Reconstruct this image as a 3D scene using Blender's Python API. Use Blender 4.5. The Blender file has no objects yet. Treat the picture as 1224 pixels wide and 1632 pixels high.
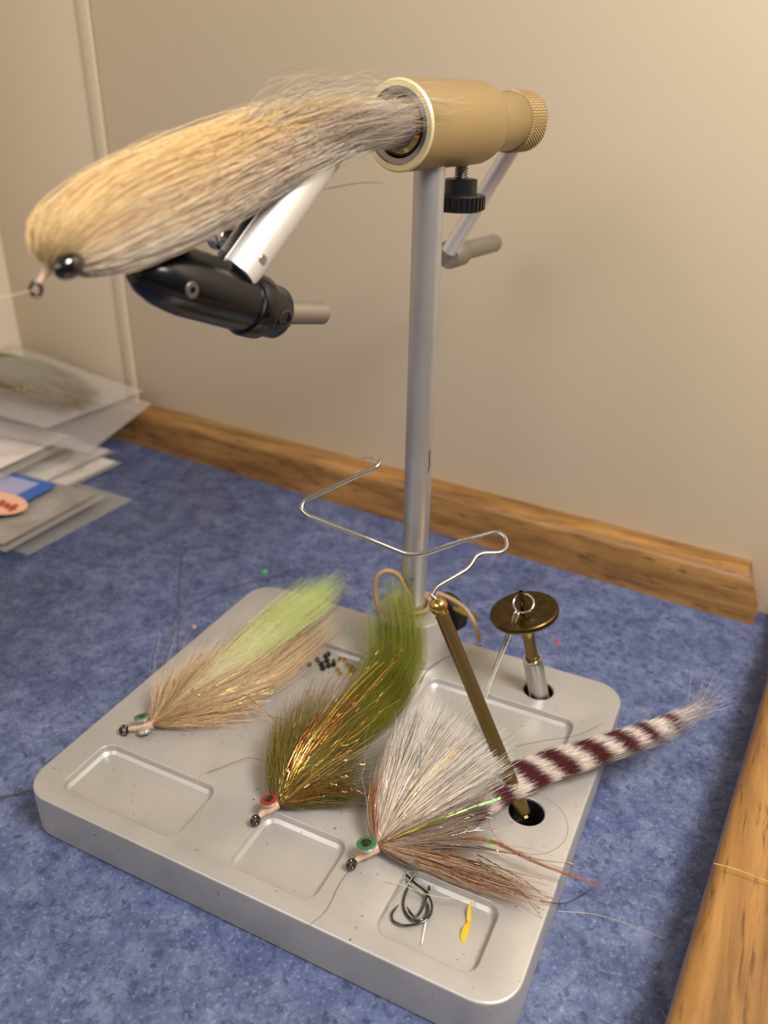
import bpy, bmesh, math, random
import numpy as np
from mathutils import Vector, Matrix
C = bpy.context.scene.collection
PI = math.pi
MM = 0.001
# frame used in the script: millimetres, z = 0 on top of the vise base, the desk top at z = -20
DZ = 20.0
# ---------------------------------------------------------------- camera
cam_d = bpy.data.cameras.new('camera'); cam = bpy.data.objects.new('camera', cam_d); C.objects.link(cam)
RM = [[0.898461, -0.213245, 0.38379], [0.438777, 0.405067, -0.80212], [0.015587, 0.889071, 0.457503]]
CP = (27.466,-150.113,243.288)
cam.matrix_world = Matrix([[RM[0][0],RM[0][1],RM[0][2],CP[0]*MM],[RM[1][0],RM[1][1],RM[1][2],CP[1]*MM],[RM[2][0],RM[2][1],RM[2][2],(CP[2]+DZ)*MM],[0,0,0,1]])
cam_d.sensor_fit = 'VERTICAL'; cam_d.sensor_height = 24.0
cam_d.lens = 1309.49/1632*24.0
cam_d.clip_start = 0.01; cam_d.clip_end = 20
cam_d.dof.use_dof = True; cam_d.dof.focus_distance = 0.302; cam_d.dof.aperture_fstop = 6.2
bpy.context.scene.camera = cam
# ---------------------------------------------------------------- world and lights
w = bpy.data.worlds.new('room_light'); bpy.context.scene.world = w; w.use_nodes = True
nt = w.node_tree; nt.nodes.clear()
out = nt.nodes.new('ShaderNodeOutputWorld'); bg = nt.nodes.new('ShaderNodeBackground')
tc = nt.nodes.new('ShaderNodeTexCoord'); sp = nt.nodes.new('ShaderNodeSeparateXYZ'); rmp = nt.nodes.new('ShaderNodeValToRGB')
mr = nt.nodes.new('ShaderNodeMapRange'); mr.inputs['From Min'].default_value = -1; mr.inputs['From Max'].default_value = 1
nt.links.new(tc.outputs['Generated'], sp.inputs[0]); nt.links.new(sp.outputs['Z'], mr.inputs['Value']); nt.links.new(mr.outputs[0], rmp.inputs[0])
rmp.color_ramp.elements[0].position = 0.30; rmp.color_ramp.elements[0].color = (0.05,0.045,0.04,1)
rmp.color_ramp.elements[1].position = 0.85; rmp.color_ramp.elements[1].color = (0.62,0.58,0.52,1)
nt.links.new(rmp.outputs[0], bg.inputs['Color']); bg.inputs['Strength'].default_value = 0.48
nt.links.new(bg.outputs[0], out.inputs['Surface'])
def area(name, loc, target, sx, sy, power, col):
    l = bpy.data.lights.new(name, 'AREA'); l.shape = 'RECTANGLE'; l.size = sx; l.size_y = sy; l.energy = power; l.color = col
    o = bpy.data.objects.new(name, l); C.objects.link(o)
    p = Vector(loc)*MM; t = Vector(target)*MM
    o.location = p; o.rotation_euler = (t-p).to_track_quat('-Z','Y').to_euler(); return o
area('front_light', (-360,-850,760), (-110,60,0), 0.9, 0.5, 4.5, (1.0,0.97,0.93))
area('desk_lamp_light', (330,-20,680), (60,260,60), 0.24, 0.24, 8.0, (1.0,0.94,0.86))
sc = bpy.context.scene
sc.view_settings.view_transform = 'Standard'; sc.view_settings.look = 'None'; sc.view_settings.gamma = 1.0
sc.view_settings.use_curve_mapping = False; sc.view_settings.exposure = 0.14
# ---------------------------------------------------------------- materials
def lin(c):
    return tuple(((x/255)/12.92 if x/255 <= 0.04045 else (((x/255)+0.055)/1.055)**2.4) for x in c)
def mat(name, col, rough=0.5, metal=0.0, **kw):
    m = bpy.data.materials.new(name); m.use_nodes = True
    b = m.node_tree.nodes['Principled BSDF']
    b.inputs['Base Color'].default_value = (*lin(col),1); b.inputs['Roughness'].default_value = rough; b.inputs['Metallic'].default_value = metal
    for k, v in kw.items():
        b.inputs[k.replace('_',' ')].default_value = v
    return m
def nodes(m): return m.node_tree.nodes, m.node_tree.links, m.node_tree.nodes['Principled BSDF']
def add_noise_bump(m, scale, strength, dist=0.0002, detail=4, stretch=(1,1,1)):
    N, L, b = nodes(m)
    t = N.new('ShaderNodeTexCoord'); mp = N.new('ShaderNodeMapping'); mp.inputs['Scale'].default_value = stretch
    n = N.new('ShaderNodeTexNoise'); n.inputs['Scale'].default_value = scale; n.inputs['Detail'].default_value = detail
    bu = N.new('ShaderNodeBump'); bu.inputs['Strength'].default_value = strength; bu.inputs['Distance'].default_value = dist
    L.new(t.outputs['Object'], mp.inputs[0]); L.new(mp.outputs[0], n.inputs['Vector']); L.new(n.outputs[0], bu.inputs['Height']); L.new(bu.outputs[0], b.inputs['Normal'])
    return m
def color_noise(m, scale, cols, detail=5, stretch=(1,1,1), rough=None, dist=0.0, lo=0.35, hi=0.65):
    N, L, b = nodes(m)
    t = N.new('ShaderNodeTexCoord'); mp = N.new('ShaderNodeMapping'); mp.inputs['Scale'].default_value = stretch
    n = N.new('ShaderNodeTexNoise'); n.inputs['Scale'].default_value = scale; n.inputs['Detail'].default_value = detail; n.inputs['Distortion'].default_value = dist
    r = N.new('ShaderNodeValToRGB'); el = r.color_ramp.elements
    k = len(cols)
    el[0].position = lo; el[0].color = (*lin(cols[0]),1); el[1].position = hi; el[1].color = (*lin(cols[-1]),1)
    for i in range(1,k-1):
        e = el.new(lo+(hi-lo)*i/(k-1)); e.color = (*lin(cols[i]),1)
    L.new(t.outputs['Object'], mp.inputs[0]); L.new(mp.outputs[0], n.inputs['Vector']); L.new(n.outputs[0], r.inputs[0]); L.new(r.outputs[0], b.inputs['Base Color'])
    return n, r
# laminate of the desk: mottled blue
def laminate():
    m = mat('blue_laminate', (84,100,142), 0.42, 0.0, Specular_IOR_Level=0.35)
    N, L, b = nodes(m)
    t = N.new('ShaderNodeTexCoord')
    a = N.new('ShaderNodeTexNoise'); a.inputs['Scale'].default_value = 75; a.inputs['Detail'].default_value = 8; a.inputs['Roughness'].default_value = 0.72; a.inputs['Distortion'].default_value = 0.15
    ra = N.new('ShaderNodeValToRGB'); e = ra.color_ramp.elements
    e[0].position = 0.32; e[0].color = (*lin((58,66,100)),1); e[1].position = 0.70; e[1].color = (*lin((110,119,148)),1)
    q = e.new(0.5); q.color = (*lin((80,91,126)),1)
    v = N.new('ShaderNodeTexNoise'); v.inputs['Scale'].default_value = 620; v.inputs['Detail'].default_value = 6; v.inputs['Roughness'].default_value = 0.7
    rv = N.new('ShaderNodeValToRGB'); e = rv.color_ramp.elements
    e[0].position = 0.54; e[0].color = (0,0,0,1); e[1].position = 0.74; e[1].color = (1,1,1,1)
    mx = N.new('ShaderNodeMix'); mx.data_type = 'RGBA'; mx.inputs['B'].default_value = (*lin((160,166,184)),1)
    d = N.new('ShaderNodeTexNoise'); d.inputs['Scale'].default_value = 260; d.inputs['Detail'].default_value = 7; d.inputs['Roughness'].default_value = 0.75; d.inputs['Distortion'].default_value = 0.5
    rd = N.new('ShaderNodeValToRGB'); e = rd.color_ramp.elements
    e[0].position = 0.36; e[0].color = (1,1,1,1); e[1].position = 0.50; e[1].color = (0,0,0,1)
    mx2 = N.new('ShaderNodeMix'); mx2.data_type = 'RGBA'; mx2.inputs['B'].default_value = (*lin((38,44,74)),1)
    for x in (a,v,d): L.new(t.outputs['Object'], x.inputs['Vector'])
    L.new(a.outputs[0], ra.inputs[0]); L.new(v.outputs[0], rv.inputs[0]); L.new(d.outputs[0], rd.inputs[0])
    L.new(ra.outputs[0], mx.inputs['A']); mu = N.new('ShaderNodeMath'); mu.operation='MULTIPLY'; mu.inputs[1].default_value = 0.55
    L.new(rv.outputs[0], mu.inputs[0]); L.new(mu.outputs[0], mx.inputs['Factor'])
    L.new(mx.outputs['Result'], mx2.inputs['A']); mu2 = N.new('ShaderNodeMath'); mu2.operation='MULTIPLY'; mu2.inputs[1].default_value = 0.75
    L.new(rd.outputs[0], mu2.inputs[0]); L.new(mu2.outputs[0], mx2.inputs['Factor'])
    L.new(mx2.outputs['Result'], b.inputs['Base Color'])
    bu = N.new('ShaderNodeBump'); bu.inputs['Strength'].default_value = 0.55; bu.inputs['Distance'].default_value = 0.0007
    L.new(d.outputs[0], bu.inputs['Height']); L.new(bu.outputs[0], b.inputs['Normal'])
    return m
def oak(name, along='X'):
    m = mat(name, (150,102,52), 0.38, 0.0, Specular_IOR_Level=0.5, Coat_Weight=0.35, Coat_Roughness=0.25)
    N, L, b = nodes(m)
    t = N.new('ShaderNodeTexCoord'); mp = N.new('ShaderNodeMapping')
    mp.inputs['Scale'].default_value = (6,75,75) if along == 'X' else (75,6,75)
    n = N.new('ShaderNodeTexNoise'); n.inputs['Scale'].default_value = 1.6; n.inputs['Detail'].default_value = 6; n.inputs['Roughness'].default_value = 0.6; n.inputs['Distortion'].default_value = 0.5
    r = N.new('ShaderNodeValToRGB'); e = r.color_ramp.elements
    e[0].position = 0.3; e[0].color = (*lin((102,68,30)),1); e[1].position = 0.72; e[1].color = (*lin((170,128,72)),1)
    q = e.new(0.5); q.color = (*lin((142,101,50)),1)
    mp2 = N.new('ShaderNodeMapping'); mp2.inputs['Scale'].default_value = (28,420,420) if along == 'X' else (420,28,420)
    n2 = N.new('ShaderNodeTexNoise'); n2.inputs['Scale'].default_value = 1.6; n2.inputs['Detail'].default_value = 4; n2.inputs['Roughness'].default_value = 0.6
    r2 = N.new('ShaderNodeValToRGB'); e = r2.color_ramp.elements
    e[0].position = 0.33; e[0].color = (0.85,0.85,0.85,1); e[1].position = 0.43; e[1].color = (0,0,0,1)
    mx = N.new('ShaderNodeMix'); mx.data_type = 'RGBA'; mx.inputs['B'].default_value = (*lin((78,44,16)),1)
    L.new(t.outputs['Object'], mp.inputs[0]); L.new(t.outputs['Object'], mp2.inputs[0]); L.new(mp.outputs[0], n.inputs['Vector']); L.new(mp2.outputs[0], n2.inputs['Vector'])
    L.new(n.outputs[0], r.inputs[0]); L.new(n2.outputs[0], r2.inputs[0]); L.new(r.outputs[0], mx.inputs['A']); L.new(r2.outputs[0], mx.inputs['Factor']); L.new(mx.outputs['Result'], b.inputs['Base Color'])
    bu = N.new('ShaderNodeBump'); bu.inputs['Strength'].default_value = 0.25; bu.inputs['Distance'].default_value = 0.0003; bu.invert = True
    L.new(r2.outputs[0], bu.inputs['Height']); L.new(bu.outputs[0], b.inputs['Normal'])
    return m
M_LAM = laminate(); M_OAKX = oak('oak_back','X'); M_OAKY = oak('oak_side','Y')
M_WALL = mat('wall_vinyl', (207,191,165), 0.55, 0, Specular_IOR_Level=0.4); add_noise_bump(M_WALL, 900, 0.12, 0.0002)
M_WALL2 = mat('left_wall_vinyl', (214,196,176), 0.6)
M_ALU = mat('bead_blasted_aluminium', (176,173,169), 0.38, 0.5, Specular_IOR_Level=0.5)
def dirty(m, c0, c1, scale=700, thr=0.30):
    N, L, b = nodes(m)
    t = N.new('ShaderNodeTexCoord')
    n = N.new('ShaderNodeTexNoise'); n.inputs['Scale'].default_value = scale; n.inputs['Detail'].default_value = 2
    r = N.new('ShaderNodeValToRGB'); e = r.color_ramp.elements
    e[0].position = thr-0.05; e[0].color = (1,1,1,1); e[1].position = thr; e[1].color = (0,0,0,1)
    n2 = N.new('ShaderNodeTexNoise'); n2.inputs['Scale'].default_value = 30; n2.inputs['Detail'].default_value = 5
    r2 = N.new('ShaderNodeValToRGB'); e = r2.color_ramp.elements
    e[0].position = 0.35; e[0].color = (*lin(c0),1); e[1].position = 0.65; e[1].color = (*lin(c1),1)
    mx = N.new('ShaderNodeMix'); mx.data_type = 'RGBA'; mx.inputs['B'].default_value = (*lin((88,76,62)),1)
    for x in (n,n2): L.new(t.outputs['Object'], x.inputs['Vector'])
    L.new(n.outputs[0], r.inputs[0]); L.new(n2.outputs[0], r2.inputs[0]); L.new(r2.outputs[0], mx.inputs['A']); L.new(r.outputs[0], mx.inputs['Factor'])
    L.new(mx.outputs['Result'], b.inputs['Base Color'])
dirty(M_ALU, (171,168,164), (186,182,177), 620, 0.285)
M_COLLAR = mat('collar_aluminium', (188,184,178), 0.4, 0.6); add_noise_bump(M_COLLAR, 600, 0.1, 0.0001)
M_POLE = mat('brushed_pole_aluminium', (186,184,184), 0.40, 0.8); dirty(M_POLE, (174,172,172), (190,188,188), 160, 0.235); add_noise_bump(M_POLE, 500, 0.12, 0.0001, 4, (1,1,0.15))
M_SILVER = mat('anodised_silver', (222,220,218), 0.42, 0.7)
M_SHAFT = mat('steel_shaft', (176,170,162), 0.4, 0.75)
M_GREYTUBE = mat('grey_tube', (150,142,130), 0.42, 0.75)
M_GOLD = mat('gold_anodised', (160,136,94), 0.45, 0.55)
M_GOLDF = mat('gold_machined_face', (250,236,186), 0.42, 0.55)
M_BRASS = mat('aged_brass', (128,108,66), 0.32, 0.85); add_noise_bump(M_BRASS, 200, 0.1, 0.0001)
M_BRASSD = mat('dark_brass', (92,78,46), 0.30, 1.0); color_noise(M_BRASSD, 260, [(78,66,38),(104,88,52)])
M_BRASSB = mat('bright_brass', (206,172,98), 0.14, 1.0)
M_CHROME = mat('polished_steel', (205,203,200), 0.14, 1.0)
M_STEEL = mat('satin_steel', (168,166,166), 0.28, 1.0)
M_WIRE = mat('steel_wire', (186,182,176), 0.2, 1.0)
M_BLACK = mat('black_oxide', (14,15,20), 0.22, 0.3, Specular_IOR_Level=0.6)
M_BLACKP = mat('black_plastic', (16,16,18), 0.35)
M_BLACKR = mat('black_rubber', (20,19,18), 0.75)
M_HOOK = mat('black_nickel', (92,90,90), 0.14, 1.0)
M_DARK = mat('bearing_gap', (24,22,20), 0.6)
M_TAN = mat('tan_rubber', (150,120,82), 0.55)
M_THREAD = mat('pink_thread', (186,154,132), 0.4); add_noise_bump(M_THREAD, 1500, 0.8, 0.0003, 3)
M_RESIN = mat('clear_resin', (150,142,130), 0.12, 0.25, Coat_Weight=1.0)
M_GREEN = mat('green_eye_paint', (28,100,52), 0.15, 0, Coat_Weight=1.0, Coat_Roughness=0.03)
M_RED = mat('red_eye_paint', (140,16,22), 0.15, 0, Coat_Weight=1.0, Coat_Roughness=0.03)
M_PUPIL = mat('pupil', (8,8,9), 0.06, 0, Coat_Weight=1.0, Coat_Roughness=0.02)
M_YELLOW = mat('yellow_strip', (232,206,48), 0.4)
M_CARD = mat('white_card', (214,205,196), 0.6); color_noise(M_CARD, 40, [(200,190,180),(224,216,208)])
M_GREYCARD = mat('grey_backing', (150,144,134), 0.5); color_noise(M_GREYCARD, 30, [(136,130,120),(166,160,150)])
M_BLUE = mat('blue_card', (44,96,176), 0.4); M_LILAC = mat('lilac_print', (160,160,196), 0.4); M_PEACH = mat('peach_print', (232,178,140), 0.45); M_RUST = mat('rust_print', (160,70,50), 0.45)
def plastic(name, alpha, tint):
    m = bpy.data.materials.new(name); m.use_nodes = True; N, L = m.node_tree.nodes, m.node_tree.links; N.clear()
    o = N.new('ShaderNodeOutputMaterial'); tr = N.new('ShaderNodeBsdfTransparent'); tr.inputs[0].default_value = (0.94,0.94,0.94,1)
    g = N.new('ShaderNodeBsdfPrincipled'); g.inputs['Base Color'].default_value = (*lin(tint),1); g.inputs['Roughness'].default_value = 0.22
    mx = N.new('ShaderNodeMixShader'); fr = N.new('ShaderNodeLayerWeight'); fr.inputs['Blend'].default_value = 0.5
    mr = N.new('ShaderNodeMapRange'); mr.inputs['To Min'].default_value = alpha; mr.inputs['To Max'].default_value = min(1, alpha+0.40)
    L.new(fr.outputs['Facing'], mr.inputs['Value']); L.new(mr.outputs[0], mx.inputs[0]); L.new(tr.outputs[0], mx.inputs[1]); L.new(g.outputs[0], mx.inputs[2]); L.new(mx.outputs[0], o.inputs['Surface'])
    return m
M_BAG = plastic('clear_bag', 0.05, (212,204,196)); M_BAG2 = plastic('cloudy_bag', 0.10, (200,194,188))
def hairmat(name, rough=0.42, trans=0.25, metal=0.0, spec=0.5):
    m = bpy.data.materials.new(name); m.use_nodes = True; N, L = m.node_tree.nodes, m.node_tree.links
    b = N['Principled BSDF']; o = N['Material Output']
    at = N.new('ShaderNodeAttribute'); at.attribute_name = 'Col'
    L.new(at.outputs['Color'], b.inputs['Base Color']); b.inputs['Roughness'].default_value = rough; b.inputs['Metallic'].default_value = metal; b.inputs['Specular IOR Level'].default_value = spec
    if trans > 0:
        t = N.new('ShaderNodeBsdfTranslucent'); mx = N.new('ShaderNodeMixShader'); mx.inputs[0].default_value = trans
        L.new(at.outputs['Color'], t.inputs[0]); L.new(b.outputs[0], mx.inputs[1]); L.new(t.outputs[0], mx.inputs[2]); L.new(mx.outputs[0], o.inputs['Surface'])
    return m
M_HAIR = hairmat('fibre'); M_FLASH = hairmat('metallic_flash', 0.16, 0.0, 0.95)
M_FUR = hairmat('soft_fur', 0.6, 0.35, 0.0, 0.2); M_FUR2 = hairmat('sheer_fur', 0.55, 0.5, 0.0, 0.3)
# ---------------------------------------------------------------- object helpers
def V(p): return Vector((p[0]*MM, p[1]*MM, (p[2]+DZ)*MM))
def thing(name, label, cat, base, group=None):
    o = bpy.data.objects.new(name, None); C.objects.link(o); o.empty_display_size = 0.01
    o.location = V(base); o['label'] = label; o['category'] = cat
    if group: o['group'] = group
    return o
def tag(o, label, cat, group=None):
    o['label'] = label; o['category'] = cat
    if group: o['group'] = group
    return o
def obj(name, me, m, parent=None, label=None, sharp=38):
    """me: mesh whose vertices are in script millimetres"""
    if isinstance(me, bmesh.types.BMesh):
        d = bpy.data.meshes.new(name); me.to_mesh(d); me.free(); me = d
    o = bpy.data.objects.new(name, me); C.objects.link(o)
    n = len(me.vertices); a = np.empty(n*3, dtype=np.float64); me.vertices.foreach_get('co', a); a = a.reshape(-1,3)
    a = a*MM; a[:,2] += DZ*MM
    ctr = (a.max(0)+a.min(0))/2; ctr[2] = a[:,2].min()
    me.vertices.foreach_set('co', (a-ctr).ravel())
    o.location = Vector(ctr)
    if parent:
        o.parent = parent
        off = Vector((0,0,0)); q = parent
        while q: off += q.location; q = q.parent
        o.location = Vector(ctr)-off
    if m: me.materials.append(m)
    if sharp is not None:
        me.polygons.foreach_set('use_smooth', [True]*len(me.polygons))
        me.set_sharp_from_angle(angle=math.radians(sharp))
    me.update()
    if label: o['label'] = label
    return o
def frame(ax):
    ax = Vector(ax).normalized(); h = Vector((0,0,1)) if abs(ax.z) < 0.9 else Vector((1,0,0))
    u = ax.cross(h).normalized(); v = ax.cross(u).normalized()
    return u, v, ax
def lathe(bm, base, ax, prof, seg=48, closed=False):
    u, v, a = frame(ax); base = Vector(base); rings = []
    for r, h in prof:
        if r < 1e-6: rings.append([bm.verts.new(base+a*h)])
        else: rings.append([bm.verts.new(base+a*h+(u*math.cos(2*PI*k/seg)+v*math.sin(2*PI*k/seg))*r) for k in range(seg)])
    pairs = list(zip(rings, rings[1:]))
    if closed: pairs.append((rings[-1], rings[0]))
    for A, B in pairs:
        for k in range(seg):
            k2 = (k+1)%seg
            if len(A) == 1 and len(B) == 1: continue
            if len(A) == 1: bm.faces.new((A[0],B[k],B[k2]))
            elif len(B) == 1: bm.faces.new((A[k],B[0],A[k2]))
            else: bm.faces.new((A[k],B[k],B[k2],A[k2]))
    return bm
def lathed(base, ax, prof, seg=48, closed=False):
    bm = bmesh.new(); lathe(bm, base, ax, prof, seg, closed); bmesh.ops.recalc_face_normals(bm, faces=bm.faces); return bm
def cyl(base, ax, r, L, b=0.3, seg=40):
    return lathed(base, ax, [(0,0),(r-b,0),(r,b),(r,L-b),(r-b,L),(0,L)], seg)
def smooth_path(pts, per=6):
    P = [Vector(p) for p in pts]; P = [P[0]*2-P[1]] + P + [P[-1]*2-P[-2]]
    res = []
    for i in range(1, len(P)-2):
        for k in range(per):
            t = k/per; p0,p1,p2,p3 = P[i-1],P[i],P[i+1],P[i+2]
            res.append(0.5*((2*p1)+(p2-p0)*t+(2*p0-5*p1+4*p2-p3)*t*t+(3*p1-p0-3*p2+p3)*t**3))
    res.append(P[-2]); return res
def round_corners(pts, r, n=5):
    P = [Vector(p) for p in pts]; res = [P[0]]
    for i in range(1, len(P)-1):
        a, b, c = P[i-1], P[i], P[i+1]
        d1 = (a-b); d2 = (c-b); rr = min(r, d1.length*0.45, d2.length*0.45)
        s = b+d1.normalized()*rr; e = b+d2.normalized()*rr
        for k in range(n+1):
            t = k/n; res.append(s*(1-t)**2+b*2*t*(1-t)+e*t*t)
    res.append(P[-1]); return res
def tube(bm, pts, r, seg=12, cap=True):
    P = [Vector(p) for p in pts]; n = len(P); R = r if hasattr(r, '__len__') else [r]*n
    t0 = (P[1]-P[0]).normalized(); u, v, _ = frame(t0); rings = []
    for i in range(n):
        t = (P[min(i+1,n-1)]-P[max(i-1,0)]).normalized()
        u = (u-t*u.dot(t)).normalized(); v = t.cross(u)
        rings.append([bm.verts.new(P[i]+(u*math.cos(2*PI*k/seg)+v*math.sin(2*PI*k/seg))*R[i]) for k in range(seg)])
    for A, B in zip(rings, rings[1:]):
        for k in range(seg): bm.faces.new((A[k],A[(k+1)%seg],B[(k+1)%seg],B[k]))
    if cap: bm.faces.new(rings[0][::-1]); bm.faces.new(rings[-1])
    return bm
def tubed(pts, r, seg=12, cap=True):
    bm = bmesh.new(); tube(bm, pts, r, seg, cap); bmesh.ops.recalc_face_normals(bm, faces=bm.faces); return bm
def obox(c, ax, ay, az, sx, sy, sz, bev=0.3):
    """box centred at c with axes ax, ay, az"""
    bm = bmesh.new(); bmesh.ops.create_cube(bm, size=1)
    if bev: bmesh.ops.scale(bm, vec=(sx,sy,sz), verts=bm.verts); bmesh.ops.bevel(bm, geom=bm.edges[:], offset=bev, segments=2, affect='EDGES', profile=0.5)
    else: bmesh.ops.scale(bm, vec=(sx,sy,sz), verts=bm.verts)
    Mx = Matrix((Vector(ax).normalized(), Vector(ay).normalized(), Vector(az).normalized())).transposed().to_4x4(); Mx.translation = Vector(c)
    bmesh.ops.transform(bm, matrix=Mx, verts=bm.verts); return bm
def sphere(c, r, sc_=(1,1,1), rot=None, seg=20):
    bm = bmesh.new(); bmesh.ops.create_uvsphere(bm, u_segments=seg, v_segments=seg//2, radius=r)
    bmesh.ops.scale(bm, vec=sc_, verts=bm.verts)
    if rot is not None: bmesh.ops.transform(bm, matrix=rot.to_4x4(), verts=bm.verts)
    bmesh.ops.translate(bm, vec=Vector(c), verts=bm.verts); return bm
# ---------------------------------------------------------------- the room and the desk (room frame turned 5.1 degrees)
RA = math.radians(-5.1); UX = Vector((math.cos(RA), math.sin(RA), 0)); UY = Vector((-math.sin(RA), math.cos(RA), 0)); UZ = Vector((0,0,1))
def R(x, y, z): return UX*x+UY*y+UZ*z
def rbox(x0,x1,y0,y1,z0,z1,bev=0):
    return obox(R((x0+x1)/2,(y0+y1)/2,(z0+z1)/2), UX, UY, UZ, x1-x0, y1-y0, z1-z0, bev)
WY = 302
def struct(name, bm, m, parent=None):
    o = obj(name, bm, m, parent, sharp=30)
    if not parent: o['kind'] = 'structure'
    return o
wb = struct('wall_back', rbox(-640,1000,WY+3,WY+60,-60,1500), M_WALL)
struct('wall_panel', rbox(-604,-474.6,WY,WY+3,-20,1500,0.6), M_WALL, wb)
struct('wall_panel', rbox(-461.4,1000,WY,WY+3,-20,1500,0.6), M_WALL, wb)
struct('seam_strip', rbox(-473.6,-462.4,WY-1.6,WY+3,-20,1500,1.2), M_WALL, wb)
wl = struct('wall_left', rbox(-660,-604,-900,WY+3,-60,1500), M_WALL2)
desk = thing('desk', 'desk with mottled blue laminate top between the oak rails and beige wall', 'desk', (-200,0,-60))
obj('desk_top', rbox(-604,39.2,-700,WY,-55,-20,0), M_LAM, desk)
def rail(profile, p0, p1, side, clip=False):
    """extrude a 2-D profile [(s,z)] from p0 to p1; s along side"""
    bm = bmesh.new(); rings = []
    d = (Vector(p1)-Vector(p0)).normalized(); zt = max(z for s, z in profile); zb = min(z for s, z in profile)
    stations = [(Vector(p0), 1.0, 0)] + ([] if clip else [])
    N_ = 8; L = (Vector(p1)-Vector(p0)).length
    for i in range(2):
        base = Vector(p0) if i == 0 else Vector(p1)
        ring = []
        for s, z in profile: ring.append(bm.verts.new(base+side*s+UZ*z))
        rings.append(ring)
    if clip:
        # round the upper corner of the far end: push top points back along the rail
        for v_, (s, z) in zip(rings[1], profile):
            h = (z-zb)/(zt-zb); cut = max(0, (h-0.45)/0.55)
            v_.co -= d*(9.5*cut**1.6)
    n = len(profile)
    for k in range(n): bm.faces.new((rings[0][k],rings[0][(k+1)%n],rings[1][(k+1)%n],rings[1][k]))
    bm.faces.new(rings[0][::-1]); bm.faces.new(rings[1]); bmesh.ops.recalc_face_normals(bm, faces=bm.faces)
    return bm
def rail_profile(w_, h0, h1, rr):
    pts = [(0,h0)]
    for k in range(9):
        a = PI/2*k/8; pts.append((rr-rr*math.cos(a), h1-rr+rr*math.sin(a)))
    pts += [(w_-1,h1),(w_,h1-1),(w_,h0)]
    return pts
prof = [(0,-20),(0,-6),(0,3)] + [(8-8*math.cos(PI/2*k/8), 3+8*math.sin(PI/2*k/8)) for k in range(1,9)] + [(16,11),(16,-20)]
# back rail runs along UX, its front face at y=286 in the room frame
tr1 = obj('trim_1', rail(prof, R(-604,286,0), R(24.5,286,0), UY, True), M_OAKX); tr1['kind'] = 'structure'
prof2 = [(0,-20),(0,2)] + [(7-7*math.cos(PI/2*k/8), 2+7*math.sin(PI/2*k/8)) for k in range(1,9)] + [(84,9),(90,3),(90,-20)]
tr2 = obj('trim_2', rail(prof2, R(39.2,-700,0), R(39.2,300,0), UX), M_OAKY); tr2['kind'] = 'structure'
# ---------------------------------------------------------------- vise
AX = Vector((0.1722,0.985,0)).normalized(); NX = Vector((AX.y,-AX.x,0)); Q = Vector((-103.7,128.9,232.2))
def VP(d, dz, off=0): return Q-AX*d+UZ*dz+NX*off
vise = thing('fly_tying_vise', 'silver rotary fly tying vise with gold head on a square grey pedestal base', 'vise', (-100,84,-20))
def rrect(x0,x1,y0,y1,r,n=6):
    res = []
    for cx_, cy_, a0 in ((x1-r,y1-r,0),(x0+r,y1-r,PI/2),(x0+r,y0+r,PI),(x1-r,y0+r,1.5*PI)):
        for k in range(n+1):
            a = a0+PI/2*k/n; res.append((cx_+r*math.cos(a), cy_+r*math.sin(a)))
    return res
def circ(cx_, cy_, r, n=36): return [(cx_+r*math.cos(2*PI*k/n), cy_+r*math.sin(2*PI*k/n)) for k in range(n)]
def loop(bm, pts, z): return [bm.verts.new((x,y,z)) for x, y in pts]
def bridge(bm, A, B):
    n = len(A)
    for k in range(n): bm.faces.new((A[k],A[(k+1)%n],B[(k+1)%n],B[k]))
def edges_of(bm, A):
    res = []
    for k in range(len(A)):
        e = bm.edges.get((A[k],A[(k+1)%len(A)]))
        if not e: e = bm.edges.new((A[k],A[(k+1)%len(A)]))
        res.append(e)
    return res
bm = bmesh.new()
BX0,BX1,BY0,BY1 = -200,0,0,168.8
RB = 1.0; og = [loop(bm, rrect(BX0+RB*(1-math.sin(a_)),BX1-RB*(1-math.sin(a_)),BY0+RB*(1-math.sin(a_)),BY1-RB*(1-math.sin(a_)),13-RB*(1-math.sin(a_)),10), -RB*(1-math.cos(a_))) for a_ in (0,PI/8,PI/4,3*PI/8,PI/2)]
for A, B in zip(og,og[1:]): bridge(bm,A,B)
o0, o1 = og[0], og[-1]
o2 = loop(bm, rrect(BX0,BX1,BY0,BY1,13,10), -19.3); o3 = loop(bm, rrect(BX0+.7,BX1-.7,BY0+.7,BY1-.7,12.3,10), -20)
bridge(bm,o1,o2); bridge(bm,o2,o3); bm.faces.new(o3)
allE = edges_of(bm, o0)
for (x0,x1,y0,y1) in ((-187,-130,7,35.5),(-108,-72,7,35.5),(-50,-14,7,35.5),(-84,-15,107.5,137),(-185,-116,107.5,137)):
    r = 5.5
    a = loop(bm, rrect(x0,x1,y0,y1,r), 0); b_ = loop(bm, rrect(x0+.6,x1-.6,y0+.6,y1-.6,r-.6), -.6)
    c = loop(bm, rrect(x0+.8,x1-.8,y0+.8,y1-.8,r-.8), -2.8); d_ = loop(bm, rrect(x0+2,x1-2,y0+2,y1-2,r-2), -4)
    mids = [loop(bm, rrect(x0+.6*math.sin(q_),x1-.6*math.sin(q_),y0+.6*math.sin(q_),y1-.6*math.sin(q_),r-.6*math.sin(q_)), -.6*(1-math.cos(q_))) for q_ in (PI/6,PI/3)]
    bridge(bm,a,mids[0]); bridge(bm,mids[0],mids[1]); bridge(bm,mids[1],b_); bridge(bm,b_,c); bridge(bm,c,d_); bm.faces.new(d_); allE += edges_of(bm,a)
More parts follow.
